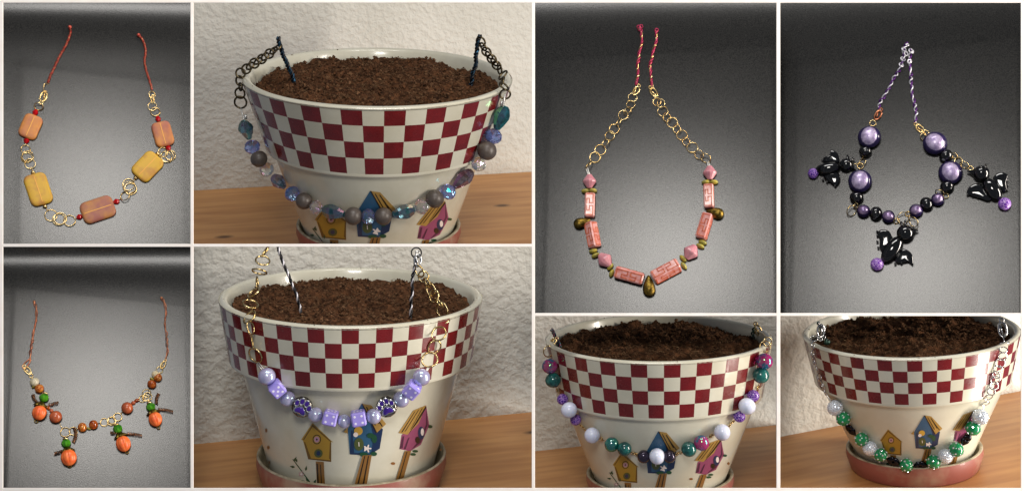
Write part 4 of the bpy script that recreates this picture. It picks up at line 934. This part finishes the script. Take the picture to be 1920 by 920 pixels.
c2 = chain(p8, N, [(1883.3,643,8,.9,-92),(1881,655,7,.5,None),(1879.7,667.8,7.6,.9,None),(1875.5,680,8,.8,None),(1870.9,692.5,7.4,.9,None),(1868,702,6.5,.5,None),(1866.3,712,8,.9,None),(1863.8,722.6,7.2,.8,None),(1858.5,733,6.6,.6,None),(1853.2,743.8,7.2,.95,None),(1847.2,756,7.2,.95,None)], 'silver', 1.1)
link(p8.f, N, c2[-1], pt8[-1][0], 'crimp', .8)
clasp(p8.f, N, p8.f.ony(1879.5, 618, -70), (.1, 0, -1), (-.3, -1, .1), 27, 'silver'); link(p8.f, N, p8.f.ony(1881, 630, -80), c2[0], 'silver', 1)

# ---- 2: blue crystal pot (stands on the tier behind)
p2 = build_pot(709, 140, 252, 12.8, .3, 1.55, -130, 214, -137, 199, 132, 345, 160, -292, 42, -10.6,
               'checked cream pot behind the blue crystal and taupe necklace', 'pink and cream saucer under the pot with the blue crystal necklace')
stage(p2, 320, 1040, ((363, 357), (995, 322)), -60, 540, 'white stucco wall behind the pot with the blue crystals', 'pine shelf under the pot with the blue crystals')
paint(p2, (612, 384, 1.05, .9), (694, 358, 1.05, .9), (835, 377, 1.05, .85), [(585, 428, .9, .9)])
N = thing('necklace', p2.f, (0, -200, -170), 'necklace of blue, teal and clear crystals with frosted taupe beads on bronze chain', 'necklace')
rows = [(461.8,243.8,14,'T','teal',20,1),(473,275.5,15,'r','blue'),(485.5,298,15.5,'m','matte'),(500,317.5,14,'r','clear'),(523,341,13,'T','lavcrys',20.5,1),(548,363,14.5,'r','blue'),(570,376.8,15.5,'m','matte'),(592.5,388.8,13.5,'r','clear'),(625.5,397.5,14.5,'T','teal',22.5,1),(662.5,405,16.5,'m','matte'),(690.5,406,14.5,'r','blue'),(718.8,405.3,16.3,'m','matte'),(756.4,397.7,14.5,'T','teal',21.5,-1),(790.2,387.5,14.5,'r','clear'),(815.3,372.6,17,'m','matte'),(840.4,359.6,15,'r','blue'),(868.3,335.7,14.5,'T','smoke',23,-1),(897.3,307.6,14.5,'r','clear'),(913,282.5,18,'m','matte'),(925.3,255.6,16,'r','blue'),(939.5,221,15.8,'T','darkteal',23,-1)]
for i, (q, (p, d, n)) in enumerate(zip(rows, onpot(p2, rows))):
    if q[3] == 'm': potbead(p2, N, p, d, lambda: ball(q[2], q[2]*.97, 28, 16), ('b2', q[2]), 'matte')
    elif q[3] == 'r': potbead(p2, N, p, d, lambda: facet(q[2], q[2]*.82, 9), ('r2', q[2]), q[4], False, 'crystal_bead')
    else: potbead(p2, N, p, d*q[6], lambda: facetdrop(q[2], q[5]*2, 8), ('d2', q[2], q[5]), q[4], False, 'crystal_drop')
pt2 = onpot(p2, rows)
sl = soilpt(p2, 552.5, 151); sr = soilpt(p2, 882, 157)
twist(p2.f, N, [sl-Vector((0, 0, 6))]+[p2.f.ony(x, y, sl.y-4*j) for j, (x, y) in enumerate(((546,137),(537,118),(528,96),(521,70)))], 2.6, 2.0, 18, ['bluewire', 'bluewire', 'blackwire'])
twist(p2.f, N, [sr-Vector((0, 0, 6))]+[p2.f.ony(x, y, sr.y-4*j) for j, (x, y) in enumerate(((886,140),(892,118),(893,98),(899,66)))], 2.6, 2.0, 20, ['bluewire', 'bluewire', 'blackwire'], 1, wob=.4)
y0 = sl.y-14; y1 = sr.y-14
c1 = chain(p2, N, [(521,89,8,.4,y0),(513,95,8,.5,y0),(505,101,8.5,.9,y0),(497,106.5,8,.6,y0),(491,111,8.5,.9,y0),(484,115,8,.5,y0),(477,119,8.8,.95,y0),(469,124,8,.6,y0),(462,129.5,8.8,.9,y0),(451,137.5,8.8,.95,y0),(450,152,9,.8,y0),(451,163,7,.4,y0),(450,175,9.6,.9,y0),(451,192,11,.98,y0)], 'bronze', 1.8)
c2 = chain(p2, N, [(901.5,78.5,9,.8,y1),(906,88,8,.5,y1),(912,97.5,9,.8,y1),(917,104,8,.5,y1),(922,111,9,.8,y1),(927,117,8,.5,y1),(931,123,8.6,.8,y1),(937,131,8,.6,y1),(943,141,10,.85,-60),(942,153,8,.5,-92),(945,162,9.5,.8,None),(947,177,9.5,.6,None)], 'bronze', 1.8)
link(p2.f, N, c1[-1]-Vector((0, 0, 9)), pt2[0][0], 'crimp', 1.1); link(p2.f, N, c2[-1], pt2[-1][0], 'crimp', 1.3)
mk('crimp', p2.f, lathe([(2.6, -4), (2.6, 4)], 10), M['crimp'], N, pt2[0][0]+Vector((0, 0, 25))); mk('crimp', p2.f, lathe([(3, -4), (3, 4)], 10), M['crimp'], N, pt2[-1][0]+Vector((0, 0, 27)))
for o in col.objects:
    if o.type == 'MESH' and o.name.startswith('potting_soil'): o['label'] = o['label'].replace('checked cream pot', 'dark crumbly potting soil in the pot')
